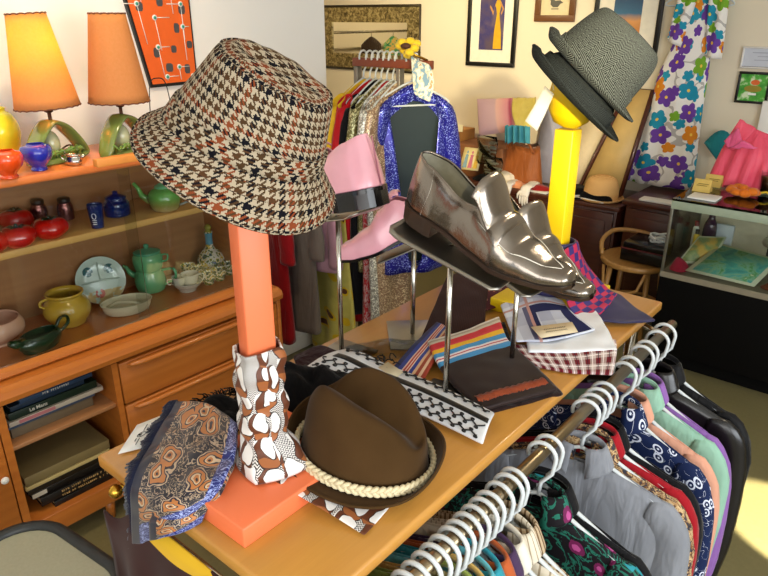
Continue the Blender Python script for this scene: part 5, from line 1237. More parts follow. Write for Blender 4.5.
t = T('purple_backdrop', .5); n = t.noise(t.tc('Object'), 9, 3); t.color(t.ramp(n, [(.3, '5a4a5a'), (.5, '3a3470'), (.7, '6a5a6a')]))
o, bx = pic('framed_picture', 'black framed picture of a figure in a long gold dress against purple', -2.942, -2.530, 1.446, 2.10, .03, M['black'], .075, plain('mount_white', 'efe9d8', .7), t.mat)
gold = plain('gold_figure', 'd8a81e', .5, var=.2)
flat(o, 'figure', gold, bx, [[(.60, .02), (.95, .02), (.90, .3), (.80, .58), (.86, .75), (.80, .80), (.68, .80), (.62, .74), (.70, .58), (.62, .3)]])
flat(o, 'arms', plain('skin_tone', 'c08a50', .6), bx, [[(.62, .74), (.68, .78), (.56, .62), (.42, .72), (.40, .69), (.55, .56)], [(.84, .78), (.98, .66), (.88, .56), (.86, .59), (.92, .66), (.80, .74)]], .0152)
flat(o, 'head', plain('skin_tone2', 'c9945a', .6), bx, [ell(.75, .86, .06, .055)], .0152); flat(o, 'headdress', gold, bx, [[(.68, .90), (.82, .90), (.86, .96), (.76, .97), (.68, .95)]], .016)
o, bx = pic('framed_picture', 'small brown wood framed print of a dark bird', -2.395, -2.100, 1.757, 2.02, .042, plain('walnut_frame', '6a4426', .4), .02, plain('mount_cream', 'd8c8a0', .7), plain('cream_print', 'd9c9a4', .7))
flat(o, 'bird', plain('bird_ink', '5a5850', .7), bx, [[(.3, .32), (.42, .20), (.62, .20), (.72, .36), (.84, .40), (.70, .52), (.5, .5), (.36, .62), (.22, .58), (.30, .5)], [(.34, .10), (.66, .10), (.66, .14), (.34, .14)]])
t = T('sunset_print', .4); z_ = t.sep(t.tc('Object')); n = t.noise(t.tc('Object'), 7, 3); t.color(t.ramp(((z_[2]-1.62)*3.2+n*.2).max(0).min(1), [(.1, '2a2018'), (.35, 'c07a3a'), (.55, 'd8985a'), (.7, '3a6a8a'), (1, '2a4a6a')]))
pic('framed_picture', 'large black framed photograph with wide white mount behind the tweed hats', -1.965, -1.525, 1.55, 2.10, .03, M['black'], .10, plain('mount_white2', 'e9e2d0', .7), t.mat)
o, bx = pic('certificate', 'white certificate with black bars above and below it on the right of the back wall', -1.035, -.72, 1.512, 1.632, .010, plain('pale_frame', 'e4e0da', .5), .0, M['white'], plain('certificate_paper', 'c9cdd8', .6, var=.04))
flat(o, 'black_bars', M['black'], bx, [[(-.0, 1.0), (1.0, 1.0), (1.0, 1.1), (0, 1.1)]], .018); flat(o, 'lower_bar', M['black'], bx, [[(-.0, -.08), (1.0, -.08), (1.0, .02), (0, .02)]], .018)
m_ = plain('faint_ink', 'a4a8b8', .6); flat(o, 'text_lines', m_, bx, [[(.15, .75), (.85, .75), (.85, .80), (.15, .80)]], .0142); flat(o, 'text_line', m_, bx, [[(.25, .55), (.75, .55), (.75, .59), (.25, .59)]], .0142); flat(o, 'text_line', m_, bx, [[(.2, .35), (.8, .35), (.8, .39), (.2, .39)]], .0142)
t = T('garden_print', .5); n = t.noise(t.tc('Object'), 22, 3); t.color(t.ramp(n, [(.3, '2f8a2a'), (.5, '54b03a'), (.6, 'd8e8c0')]))
o, bx = pic('framed_picture', 'small black framed green picture with an orange blossom below the certificate', -1.030, -.855, 1.318, 1.495, .014, M['black'], .0, M['white'], t.mat)
flat(o, 'blossom', plain('orange_blossom', 'e0682a', .6), bx, [ell(.55, .70, .16, .10)]); flat(o, 'stem_patch', plain('olive_patch', '9a8a2a', .6), bx, [ell(.5, .46, .32, .13)]); flat(o, 'caption', M['white'], bx, [[(.35, .22), (.65, .22), (.65, .30), (.35, .30)]])
# ornate mirror
mo = world_thing('wall_mirror', 'wide rectangular mirror with a mottled gold etched border on the back wall', 'mirror', (-3.9, WY, 1.4))
x0, x1, z0, z1 = -4.46, -3.385, 1.37, 1.868
t = T('etched_mirror_border', .3, .6, .5); n = t.noise(t.tc('Object'), 34, 4, .7, 1); t.color(t.ramp(n, [(.35, '4a4028'), (.5, '8a7a50'), (.62, 'c0b080')]))
m = MB(); bw = .125
m.b2((x0, WY-.02, z0), (x1, WY, z0+bw)).b2((x0, WY-.02, z1-bw), (x1, WY, z1)).b2((x0, WY-.02, z0+bw), (x0+bw, WY, z1-bw)).b2((x1-bw, WY-.02, z0+bw), (x1, WY, z1-bw)); m.build('etched_border', t.mat, mo)
MB().b2((x0+bw, WY-.012, z0+bw), (x1-bw, WY-.002, z1-bw)).build('mirror_glass', plain('silvered', 'e8e4da', .02, 1, var=0), mo)
m = MB(); m.tube([(x0, WY-.015, z0), (x1, WY-.015, z0), (x1, WY-.015, z1), (x0, WY-.015, z1)], .012, 8, closed=True); m.build('rim', plain('bronze_rim', '3a3226', .4, .5), mo)
# clothes that show in the mirror, on a rail in the alcove
ra = world_thing('wall_rail', 'rail on the alcove wall holding dark coats', 'rail', (-5.5, 2.4, 1.6)); MB().tube([(-5.45, 1.6, 1.62), (-5.45, 3.4, 1.62)], .014, 10).build('rail', M['chrome'], ra)
for y in (1.65, 3.35): MB().tube([(-5.45, y, 1.62), (-5.66, y, 1.62)], .012, 8).build('bracket', M['chrome'], ra)

for k, (y, mat, lab) in enumerate(((2.0, fabric('coat_black', '121012'), 'black coat on the alcove rail, seen in the wall mirror'), (2.35, printmat('coat_green', ['2f7a52', '4a9a6a', 'c9a45a'], 12, '1f4a34'), 'green patterned coat on the alcove rail, seen in the wall mirror'), (2.75, fabric('coat_brown', '33241a'), 'dark brown coat on the alcove rail, seen in the wall mirror'))):
    o = thing('coat', lab, 'coat', M=TR((-5.40, y, 1.59), rz=PI/2-.1))
    m = MB(); m.surf(lambda u, v: V(((.20+.03*v)*math.copysign(abs(math.cos(2*PI*u))**.8, math.cos(2*PI*u)), (.008+.05*sst(0, .3, v))*math.sin(2*PI*u), lerp(-.02-.09*min(1, abs(math.cos(2*PI*u))), -.85, v))), 40, 12, cu=True, us=.9, vs=.85); m.build('body', mat, o, thick=.002)
    m = MB(); m.tube([(0, 0, -.03), (0, 0, .02), (0, .0, .045)], .004, 6); m.build('hook', M['chrome'], o)

# ------------------------------------------------------------------ dressers and what stands on them
def dresser(label, x0, x1, y0, z1):
    o = world_thing('dresser', label, 'dresser', ((x0+x1)/2, y0, 0)); Wd = M['darkwood']
    MB().b2((x0+.01, y0+.015, .06), (x1-.01, WY-.03, z1-.03), bev=.004).build('carcass', Wd, o)
    MB().b2((x0-.01, y0-.015, z1-.03), (x1+.01, WY-.02, z1), bev=.006).build('top', Wd, o)
    n = max(1, round((x1-x0)/.42)); w_ = (x1-x0-.04)/n
    for k in range(n):
        a = x0+.02+k*w_; d = MB().b2((a+.006, y0-.004, .10), (a+w_-.006, y0+.018, z1-.05), bev=.004).build('door', Wd, o)
        m = MB(); i = .05; m.b2((a+i, y0-.012, .10+i), (a+w_-i, y0-.002, z1-.05-i), bev=.006); m.build('panel', Wd, d)
        MB().ball((a+w_-.03, y0-.018, .42), .011, 10).build('knob', M['brass'], d)
    for x in (x0+.04, x1-.04):
        for y in (y0+.05, WY-.08): MB().tube([(x, y, 0), (x, y, .06)], .02, 8).build('foot', Wd, o)
D1Z, D2Z, DY = .70, .755, 4.0
dresser('long dark wood dresser with panelled doors along the back wall', -3.05, -1.455, DY, D1Z); dresser('taller dark wood cabinet between the long dresser and the glass case', -1.425, -1.06, DY, D2Z)
# propped pillows and cloths, on crates
def boxthing(name, label, cat, x0, x1, y0, y1, z0, z1, mat, bev=.006, part='body'):
    o = world_thing(name, label, cat, ((x0+x1)/2, (y0+y1)/2, z0)); MB().b2((x0, y0, z0+.0005), (x1, y1, z1), bev=bev).build(part, mat, o); return o
card_b = plain('cardboard', 'b07a3c', .7, var=.15)
o = boxthing('cardboard_box', 'tan cardboard box with a white price card left of the pillow', 'box', -3.04, -2.80, 4.16, 4.44, D1Z, 1.0, card_b)
p0 = at(458, 128, y=4.155); MB().b2((p0.x-.04, 4.153, p0.z-.025), (p0.x+.04, 4.1595, p0.z+.025)).build('price_card', plain('price_card', 'e9dfb8', .6), o)
boxthing('wooden_crate', 'brown wooden crate behind the pillow on the dresser', 'crate', -2.78, -2.36, 4.12, 4.44, D1Z, .93, plain('crate_wood', '7a4a28', .6, var=.2))
def pillow(name, label, cat, quad, t_, mats, part='body', th=.05):
    q = [V(p) for p in quad]
    n = (q[1]-q[0]).cross(q[3]-q[0]).normalized()
    m = MB()
    def f(u, v, s_):
        p = q[0].lerp(q[1], u).lerp(q[3].lerp(q[2], u), v); e = (16*u*(1-u)*v*(1-v))**.45
        return p+n*s_*(th*e)
    m.surf(lambda u, v: f(u, v, 1), 20, 16, us=1, vs=1); m.surf(lambda u, v: f(u, v, -1), 20, 16, us=1, vs=1, flip=True)
    o = world_thing(name, label, cat, q[0]); m.build(part, mats, o); return o
t = T('lavender_pink_silk', .6, 0, .3); u, v, _ = t.sep(t.tc('UV')); t.color(t.ramp(u, [(0, 'c0a0b4'), (.55, 'c9a8b4'), (.60, 'e0b4ac'), (.86, 'd8909a'), (.92, 'b04a6a'), (1, 'd8a8ac')], False))
Y_ = 4.20; pillow('satin_pillow', 'lavender and pink satin pillow propped on the crate under the framed gold picture', 'pillow', [at(479, 136, y=Y_), at(516, 131, y=Y_), at(514, 98, y=Y_+.14), at(477, 99, y=Y_+.14)], 0, t.mat)
o = world_thing('yellow_cloth', 'pale yellow cloth draped beside the satin pillow', 'cloth', at(520, 130, y=4.2)); m = MB(); m.surf(patch([[at(513, 98, y=4.32), at(536, 98, y=4.34)], [at(512, 112, y=4.22), at(534, 116, y=4.22)], [at(516, 126, y=4.16), at(530, 131, y=4.17)]], 2, .01, 30), 14, 14); m.build('cloth', fabric('butter_cloth', 'd8c04a', 'e8d880'), o, thick=.008)
o = world_thing('ruffled_cloth', 'turquoise ruffled cloth under the yellow cloth', 'cloth', at(515, 140, y=4.1)); m = MB(); m.surf(lambda u, v: at(lerp(505, 529, u), lerp(126, 143, v), y=4.12)+V((0, .02*math.sin(u*26), .006*math.sin(u*30))), 40, 8); m.build('ruffle', fabric('turquoise_ruffle', '3a9cb4', '6ac0d0'), o, thick=.004)
o = world_thing('leather_bag', 'slouchy brown leather bag on the dresser behind the yellow post', 'bag', at(522, 165, y=4.15))
bm_ = fabric('tan_leather', '8a4a20', 'a05a2a', .5)
c_ = at(524, 153, y=4.22); m = MB(); m.surf(lambda u, v: V((c_.x+.17*(1-.25*v)*math.cos(2*PI*u), c_.y-.02+.09*(1-.5*v)*math.sin(2*PI*u), D1Z+.001+.25*v+.03*math.sin(2*PI*u*2)*v)), 32, 12, cu=True, capv=True); m.build('body', bm_, o)
m = MB(); m.tube([cr([V((c_.x-.1, c_.y-.05, D1Z+.23)), V((c_.x-.05, c_.y-.07, D1Z+.31)), V((c_.x+.05, c_.y-.07, D1Z+.30)), V((c_.x+.1, c_.y-.05, D1Z+.22))], k/14) for k in range(15)], .009, 8); m.build('strap', bm_, o)
# illustrated card
o = world_thing('illustrated_card', 'cream card showing three figures leaning on the dresser front', 'card', at(470, 170, y=4.05))
q = [at(459, 169, y=4.06), at(478, 171, y=4.06), at(483, 149, y=4.12), at(465, 147, y=4.12)]
cf = lambda u, v, e=0: q[0].lerp(q[1], u).lerp(q[3].lerp(q[2], u), v)+V((0, -e, 0))
m = MB(); m.surf(lambda u, v: cf(u, v), 2, 2); m.build('card', plain('cream_pattern_card', 'e4d49c', .6), o, thick=.002)
for k, (cx, col) in enumerate(((.25, '7a9aa8'), (.52, 'c06a80'), (.80, 'd8b040'))):
    m = MB(); vs_ = [m.bm.verts.new(cf(cx+a, b, .003)) for a, b in ((-.11, .1), (.11, .1), (.07, .62), (.1, .66), (.0, .72), (-.1, .66), (-.07, .62))]; m.face(vs_); vs_ = [m.bm.verts.new(cf(cx+.05*math.cos(a), .80+.07*math.sin(a), .003)) for a in [2*PI*j/10 for j in range(10)]]; m.face(vs_); m.build('figure', plain('figure_'+col, col, .6), o)
# clear bags
for k, (px, py, w_, h_) in enumerate(((487, 150, .16, .20), (493, 166, .15, .13))):
    b = at(px, py, y=4.09-.03*k); o = world_thing('clear_bag', ['clear plastic bag of silvery trim hanging below the pillow', 'lower clear plastic bag on the dresser edge'][k], 'bag', b)
    m = MB(); m.surf(lambda u, v: V((b.x-w_/2+w_*u, b.y-.015*math.sin(PI*u)-.01*math.sin(v*9+u*5), max(D1Z+.004, b.z-h_/2)+h_*v)), 12, 12); m.build('film', M['plastic_bag'], o, thick=.002)
    m = MB(); r_ = random.Random(k)
    for j in range(14): a, c2 = r_.uniform(-.35, .35)*w_, r_.uniform(.08, .8)*h_; m.box((b.x+a, b.y+.006, max(D1Z+.01, b.z-h_/2)+c2), (.05, .006, .012), None, .002)
    m.build('trim', plain('silver_trim', 'b9b4a4', .4, .4), o)
# gloves draped on the dresser edge
def glove(px, py, label, yaw, c='e0d8d0'):
    b = at(px, py, y=DY-.02); o = world_thing('glove', label, 'glove', (b.x, DY-.02, D1Z), 'gloves on the dresser'); gm = fabric('glove_'+str(px), c, None, .8)
    P = [V((b.x-.03, DY+.16, D1Z+.022)), V((b.x-.01, DY+.06, D1Z+.026)), V((b.x, DY-.015, D1Z+.024)), V((b.x+.004, DY-.042, D1Z-.03))]
    MB().tube([cr(P, k/14) for k in range(15)], [.040, .038]+[.034]*11+[.032, .030], 12, flat=.42, hint=(0, 0, 1)).build('palm', gm, o)
    e = P[-1]
    for k, (dx, L) in enumerate(((-.024, .05), (-.008, .065), (.008, .068), (.023, .055))):
        MB().tube([e+V((dx, 0, .012)), e+V((dx*1.15, -.003, -L*.5)), e+V((dx*1.25+.004, 0, -L))], [.0085, .008, .005], 8).build('finger', gm, o)
    MB().tube([e+V((-.028, 0, .035)), e+V((-.045, -.004, .01)), e+V((-.048, 0, -.018))], [.009, .008, .005], 8).build('thumb', gm, o)
glove(508, 178, 'pale grey glove hanging over the dresser edge, left of the two', 0, 'cfc8c4'); glove(526, 182, 'white glove hanging over the dresser edge, right of the two', 0, 'e4dcd4')
o = world_thing('cloth_cap', 'cream cloth cap lying on the dresser above the gloves', 'cap', at(510, 163, y=4.12)); cc = V((at(510, 166, y=4.14).x, 4.16, D1Z+.002)); MB().lathe(smooth_prof([(.09, 0), (.092, .02), (.075, .06), (.03, .078), (0, .08)]), 24, Matrix.Translation(cc+V((-.02, 0, .0)))).build('crown', fabric('cream_cap', 'd9cfc0'), o)
m = MB(); m.surf(lambda u, v: cc+V((.05+.09*v+.02*math.sin(PI*u), -.09+.18*u, .012-.008*v)), 12, 6); m.build('peak', fabric('cream_peak', 'cdbfae'), o, thick=.006)
o = world_thing('peach_scarf', 'peach coloured scarf among the gloves on the dresser', 'scarf', at(525, 168, y=4.08)); m = MB(); m.surf(heap(at(522, 170, y=4.07).x, 4.07, .10, .05, .035, .2, 4, D1Z), 24, 8, cu=True); m.build('heap', fabric('peach_cloth', 'd8906a'), o)
o = world_thing('black_cloth', 'crumpled black cloth on the dresser by the illustrated card', 'cloth', at(487, 170, y=4.1)); m = MB(); m.surf(heap(at(487, 172, y=4.1).x, 4.10, .12, .07, .045, 0, 8, D1Z), 24, 8, cu=True); m.build('heap', M['blackknit'], o)
o = world_thing('red_cloth', 'small folded red cloth on the dresser beside the yellow post', 'cloth', at(540, 182, y=4.08)); m = MB(); m.surf(heap(at(541, 181, y=4.1).x, 4.10, .07, .07, .03, 0, 9, D1Z), 20, 8, cu=True); m.build('heap', fabric('red_cloth', '9a1a1c'), o)
boxthing('paper_sheet', 'white paper sheet on the dresser edge in front of the red cloth', 'paper', at(530, 186, y=4.02).x, at(548, 188, y=4.02).x, 4.0, 4.07, D1Z, D1Z+.004, M['white'], .001)
# boards and leaning mirror
def slab(name, label, cat, quad, th, mat, part='panel'):
    q = [V(p) for p in quad]; o = world_thing(name, label, cat, q[0]); m = MB(); m.surf(lambda u, v: q[0].lerp(q[1], u).lerp(q[3].lerp(q[2], u), v), 2, 2, us=1, vs=1); m.build(part, mat, o, thick=th); return o, q
slab('grey_board', 'tall lavender grey board leaning on the wall left of the yellow post', 'board', [V((-2.20, 4.28, D1Z+.005)), V((-2.02, 4.28, D1Z+.005)), V((-2.06, 4.46, 1.30)), V((-2.24, 4.46, 1.30))], .012, plain('lavender_grey', '9a98a8', .5))
slab('cream_board', 'cream canvas board leaning on the wall right of the yellow post', 'board', [V((-2.0, 4.24, D1Z+.005)), V((-1.80, 4.24, D1Z+.005)), V((-1.70, 4.45, 1.18)), V((-1.92, 4.45, 1.18))], .014, plain('cream_canvas', 'd8c6a4', .7))
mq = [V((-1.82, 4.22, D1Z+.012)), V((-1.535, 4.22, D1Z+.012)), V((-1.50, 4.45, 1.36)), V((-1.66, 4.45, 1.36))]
o, q = slab('leaning_mirror', 'dark framed leaning mirror behind the straw hat, its yellow reflection painted on', 'picture', mq, .008, plain('painted_yellow_reflection', 'c9a868', .5, 0, var=.22, nscale=9), 'panel')  # mirror face: its pale yellow reflection is painted as a matte colour
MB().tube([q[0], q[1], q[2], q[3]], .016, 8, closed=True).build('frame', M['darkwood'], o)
# hats on the dresser
def small_hat(name, label, x, y, z, a, h, bw, mat, ribbon=None):
    o = world_thing(name, label, 'hat', (x, y, z)); m = MB(); M_ = Matrix.Translation((x, y, z+.006))
    m.lathe(smooth_prof([(a, 0), (a*.98, h*.4), (a*.8, h*.85), (a*.4, h), (0, h)]), 32, M_); m.build('crown', mat, o)
    m = MB(); m.lathe(smooth_prof([(a, 0), (a+bw*.5, -.002), (a+bw, .012)]), 32, M_); m.build('brim', mat, o, thick=.004)
    if ribbon: MB().lathe([(a*1.01, .002), (a*1.0, .022)], 32, M_).build('ribbon', ribbon, o)
    return o
straw = T('straw', .8, 0, .2); d = straw.wave(straw.tc('Object'), 60, 2, 2, dirn='Z'); straw.color(straw.mix(d, 'd09a5a', 'e8bc80'))
sp = at(601, 192, y=4.12); small_hat('straw_hat', 'natural straw hat with ribbed crown on the dresser before the leaning mirror', sp.x+.0, 4.12, D1Z, .11, .145, .035, straw.mat)
sp = at(596, 196, y=4.04); o = world_thing('peaked_cap', 'black cap with white trim lying in front of the straw hat', 'cap', (sp.x, 4.04, D1Z)); MB().lathe(smooth_prof([(.10, 0), (.10, .02), (.07, .05), (0, .062)]), 28, Matrix.Translation((sp.x-.01, 4.055, D1Z+.002)), 1.1, .55).build('crown', M['blackknit'], o)
MB().tube([(sp.x-.11, 4.01, D1Z+.012), (sp.x-.05, 3.992, D1Z+.018), (sp.x+.03, 3.99, D1Z+.014), (sp.x+.07, 4.0, D1Z+.012)], .006, 6).build('trim', M['white'], o)
sp = at(576, 190, y=4.08); small_hat('black_hat', 'black hat with a pale band behind the yellow post', sp.x-.02, 4.10, D1Z, .10, .06, .04, M['blackknit'], plain('pale_band', 'b9b4a8', .6))
boxthing('folded_paper', 'folded white paper on top of the dark cabinet', 'paper', -1.35, -1.09, 4.03, 4.12, D2Z, D2Z+.012, M['white'], .002)

# ------------------------------------------------------------------ floral dress on the back wall
t = T('flower_print', .7, 0, .25); uv = t.tc('UV'); 
def petals(scale, rot, th_):
    n = t.n.new('ShaderNodeTexVoronoi'); n.voronoi_dimensions = '2D'; n.inputs['Scale'].default_value = scale; n.inputs['Randomness'].default_value = .75
    mp = t.map(uv, (1, 1, 1), loc=(rot, rot*.7, 0)); t.l.new(mp.k, n.inputs['Vector'])
    vs_ = t.n.new('ShaderNodeVectorMath'); vs_.operation = 'SUBTRACT'; sc_ = t.n.new('ShaderNodeVectorMath'); sc_.operation = 'SCALE'; sc_.inputs['Scale'].default_value = 1
    t.l.new(mp.k, vs_.inputs[0]); t.l.new(n.outputs['Position'], vs_.inputs[1]); x, y, _ = t.sep(S(t, vs_.outputs[0]))
    r = (x*x+y*y).sqrt()*scale; a = t.math('ARCTAN2', y, x)
    rad = th_*(.68+.34*(a*2.5+t.sep(S(t, n.outputs['Color']))[1]*6).sin().abs())
    return (r < rad), t.sep(S(t, n.outputs['Color']))[0], (r < .07)
m1, c1, k1 = petals(7.2, 0, .44); m2, c2, k2 = petals(8.6, .37, .30)
flc = lambda c: t.ramp(c, [(0, '1f8fae'), (.32, '6a3fa0'), (.6, '2a9ab8'), (.72, '76a82c'), (.88, 'e08a22')], True)
base = t.mix(t.noise(uv, 5, 2).within(.52, .55), 'f0ece6', 'b9b4b0')
c = t.mix(m2, base, flc((c2*3.7) % 1)); c = t.mix(m1, c, flc(c1)); c = t.mix(k1, c, 'f0c850'); t.color(c); M['flower'] = t.mat
fd = world_thing('floral_dress', 'white dress printed with big teal, purple, green and orange flowers hanging on the back wall', 'dress', (-1.3, 4.4, .76))
def fdf(u, v):
    xl = itp([(0, -1.42), (.18, -1.40), (.5, -1.49), (1, -1.585)], v); xr = itp([(0, -1.22), (.14, -1.20), (.5, -1.185), (1, -1.165)], v)
    z = lerp(1.955, .775, v)-.02*math.cos(u*PI*2)*(v < .02); th = 2*PI*u
    x = lerp(xl, xr, .5-.5*math.cos(th)); d = .012+.035*sst(0, .4, v)
    return V((x, 4.435+d*(-math.sin(th))*.9-.012*math.sin(x*52+v*3)*sst(.1, 1, v), z))
m = MB(); m.surf(fdf, 48, 30, cu=True, us=.95, vs=1.2); m.build('body', M['flower'], fd, thick=.003)
for k, R in enumerate(([(-1.41, 1.93), (-1.30, 1.955), (-1.36, 1.62), (-1.45, 1.66)], [(-1.25, 1.955), (-1.14, 1.93), (-1.12, 1.56), (-1.215, 1.57)])):
    q = [V((x, 4.40, z)) for x, z in R]; m = MB(); m.surf(lambda u, v: q[0].lerp(q[1], u).lerp(q[3].lerp(q[2], u), v)+V((0, -.012*math.sin(u*PI)-.008*math.sin(u*9+v*4), 0)), 14, 16, us=.14, vs=.4); m.build('sleeve', M['flower'], fd, thick=.004)
o = thing('clothes_hanger', 'pale plastic hanger of the floral dress on the back wall', 'hanger', M=TR((-1.31, 4.45, 2.07))); hanger_parts(o)
MB().tube([(0, .05, .022), (0, -.01, .022)], .005, 8).build('wall_hook', M['chrome'], o)

# ------------------------------------------------------------------ chair with box, glass case
cs = V((-1.215, 3.74, 0)); lw = wood('bentwood', '9a6a34', 'b98a4a', .4, 1, 2)
ch2 = world_thing('wooden_chair', 'light bentwood chair with a round seat between the cabinet and the glass case', 'chair', cs)
MB().lathe(smooth_prof([(0, .468), (.17, .466), (.195, .47), (.20, .485), (.19, .497), (.15, .494), (0, .49)]), 40, Matrix.Translation(cs)).build('seat', lw, ch2)
for a in (.7, 2.4, 3.9, 5.5): MB().tube([cs+V((.15*math.cos(a), .15*math.sin(a), .468)), cs+V((.19*math.cos(a), .19*math.sin(a), .0))], [.016, .012], 10).build('leg', lw, ch2)
m = MB(); m.tube([cs+V((.155*math.cos(a), .155*math.sin(a), .22)) for a in [2*PI*k/40 for k in range(40)]], .010, 8, closed=True); m.build('stretcher', lw, ch2)
Pb = [cs+V((-.165, .03, .49)), cs+V((-.19, .04, .7)), cs+V((-.14, .12, .70)), cs+V((-.02, .19, .70)), cs+V((.05, .185, .49))]
Pb = [cs+V((-.185, -.06, .495)), cs+V((-.215, .0, .56)), cs+V((-.19, .10, .60)), cs+V((-.10, .17, .60)), cs+V((.02, .19, .58)), cs+V((.06, .178, .495))]
m = MB(); m.tube([cr(Pb, k/24) for k in range(25)], .013, 10); m.build('back_rail', lw, ch2)
m = MB(); m.tube([cs+V((-.14, -.13, .46)), cs+V((-.12, -.16, .36)), cs+V((-.02, -.175, .30)), cs+V((.08, -.165, .36)), cs+V((.11, -.15, .46))], .009, 8); m.build('bent_brace', lw, ch2)
o = boxthing('black_box', 'black flat box with dark red trim lying on the round chair seat', 'box', cs.x-.065, cs.x+.20, cs.y-.10, cs.y+.13, .499, .575, M['blackgloss'], .006)
MB().b2((cs.x-.055, cs.y-.103, .5755), (cs.x+.19, cs.y+.12, .612), bev=.008).build('lid', M['blackgloss'], o); MB().b2((cs.x-.0665, cs.y-.1025, .57), (cs.x+.2015, cs.y-.099, .5765)).build('red_edge', plain('dark_red', '5a1418', .5), o)
o = world_thing('white_cable', 'coiled white cable resting on the black box', 'cable', cs+V((.1, .0, .62)))
m = MB(); m.tube([cs+V((.115+.055*math.cos(a)*(1+.1*math.sin(a*3.3)), .0+.05*math.sin(a)*(1+.12*math.cos(a*2.1)), .624+.028*(a/30)+.008*math.sin(a*2.7))) for a in [k*.3 for k in range(100)]], .006, 6); m.build('coil', M['hanger'], o)

CX0, CX1, CY0, CY1, CZ = -.99, .55, 3.45, 4.02, .945; CG = .555
gc = world_thing('display_case', 'glass display counter with a black base by the back wall', 'display case', ((CX0+CX1)/2, 3.7, 0))
MB().b2((CX0, CY0, .10), (CX1, CY1, CG-.03), bev=.004).b2((CX0+.02, CY0+.08, 0), (CX1-.02, CY1, .10)).build('base', plain('black_laminate', '070605', .75, spec=.1, var=.2), gc)
MB().b2((CX0, CY0, CG-.03), (CX1, CY1, CG)).build('deck', plain('case_trim', '8f8672', .4, .2), gc)
al = plain('case_frame_metal', '7f7c70', .35, .7)
for a, b in (((CX0, CY0), (CX0+.014, CY0+.014)), ((CX1-.014, CY0), (CX1, CY0+.014)), ((CX0, CY1-.014), (CX0+.014, CY1)), ((CX1-.014, CY1-.014), (CX1, CY1))): MB().b2((*a, CG), (*b, CZ-.012), bev=.002).build('corner_post', al, gc)
m = MB(); m.b2((CX0, CY0-.002, CZ-.052), (CX1, CY0+.012, CZ-.012), bev=.002).b2((CX0, CY1-.012, CZ-.028), (CX1, CY1, CZ-.012), bev=.002); m.build('top_rail', plain('pale_green_rail', 'a4b29c', .35, .1), gc)
MB().b2((CX0+.014, CY0+.003, CG), (CX1-.014, CY0+.008, CZ-.028)).build('front_glass', M['glass'], gc); MB().b2((CX0+.003, CY0+.014, CG), (CX0+.008, CY1-.014, CZ-.028)).build('side_glass', M['glass'], gc)
MB().b2((CX0, CY0, CZ-.011), (CX1, CY1, CZ)).build('top_glass', glassmat('case_top_glass', 'dcebe4', 1.1), gc)
MB().b2((CX0+.014, CY1-.010, CG), (CX1-.014, CY1-.004, CZ-.03)).build('back_panel', plain('pale_back_panel', 'cfc8ae', .6), gc)
# things inside
zc = CG+.001
t = T('teal_cover', .4); n = t.noise(t.tc('Object'), 9, 4, .6, 1.5); t.color(t.ramp(n, [(.3, '2f7f8a'), (.45, '4fb0a8'), (.55, '8ac0a0'), (.62, '4a9a50'), (.72, 'd8e0c0')]))
def mag(label, quad, mat, z=0, border='d8dcc0'):
    q = [V(p) for p in quad]; o = world_thing('magazine', label, 'magazine', q[0], 'magazines in the glass case'); f_ = lambda u, v: q[0].lerp(q[1], u).lerp(q[3].lerp(q[2], u), v)
    m = MB(); m.surf(f_, 2, 2); m.build('pages', plain('magazine_'+str(len(bpy.data.objects)), border, .5), o, thick=.005)
    m = MB(); m.surf(lambda u, v: f_(lerp(.07, .93, u), lerp(.06, .94, v))+V((0, -.001, .0035)), 2, 2); m.build('cover_art', mat, o, thick=.0006)
mag('large magazine with a teal and green seascape cover lying in the glass case', [V((-.88, 3.50, zc+.012)), V((-.55, 3.485, zc+.012)), V((-.50, 3.75, zc+.085)), V((-.80, 3.78, zc+.105))], t.mat)
t2 = T('pale_green_cover', .4); n = t2.noise(t2.tc('Object'), 12, 3); t2.color(t2.ramp(n, [(.35, 'b9c490'), (.5, '8aa06a'), (.6, 'd8b45a')]))
mag('pale green pamphlet with a dark red panel left of the large magazine', [V((-.945, 3.56, zc+.02)), V((-.80, 3.66, zc+.02)), V((-.78, 3.80, zc+.14)), V((-.90, 3.72, zc+.14))], t2.mat)
o = world_thing('red_fabric', 'crumpled raspberry red fabric in the left corner of the glass case', 'fabric', (-.93, 3.55, zc)); m = MB(); m.surf(heap(-.92, 3.535, .05, .055, .06, 0, 3, zc), 24, 8, cu=True); m.build('heap', fabric('raspberry', '9a1230', 'b82244'), o)
o = world_thing('red_fabric', 'dark red and brown printed fabric under the magazine at the right of the glass case', 'fabric', (-.45, 3.55, zc)); m = MB(); m.surf(heap(-.42, 3.545, .12, .06, .045, 0, 5, zc), 30, 8, cu=True); m.build('heap', printmat('dark_red_print', ['8a1a1c', '5a3a20', 'a04a2a'], 16, '4a1014'), o)
o = world_thing('white_roll', 'white paper roll in the glass case', 'roll', (-.45, 3.72, zc)); MB().tube([(-.60, 3.86, zc+.14), (-.38, 3.66, zc+.10)], .026, 16).build('roll', M['white'], o); MB().tube([(-.575, 3.84, zc+.0), (-.575, 3.84, zc+.11)], .01, 8).build('support', M['black'], o); MB().tube([(-.40, 3.68, zc), (-.40, 3.68, zc+.08)], .01, 8).build('support', M['black'], o)
o = world_thing('dark_bottle', 'tall dark plum bottle standing in the glass case', 'bottle', (-.87, 3.85, zc)); MB().lathe(smooth_prof([(0, 0), (.034, 0), (.036, .02), (.034, .16), (.018, .21), (.016, .25), (.019, .26), (0, .262)]), 24, Matrix.Translation((-.885, 3.87, zc))).build('body', plain('plum_glass', '3a1f3a', .15), o)
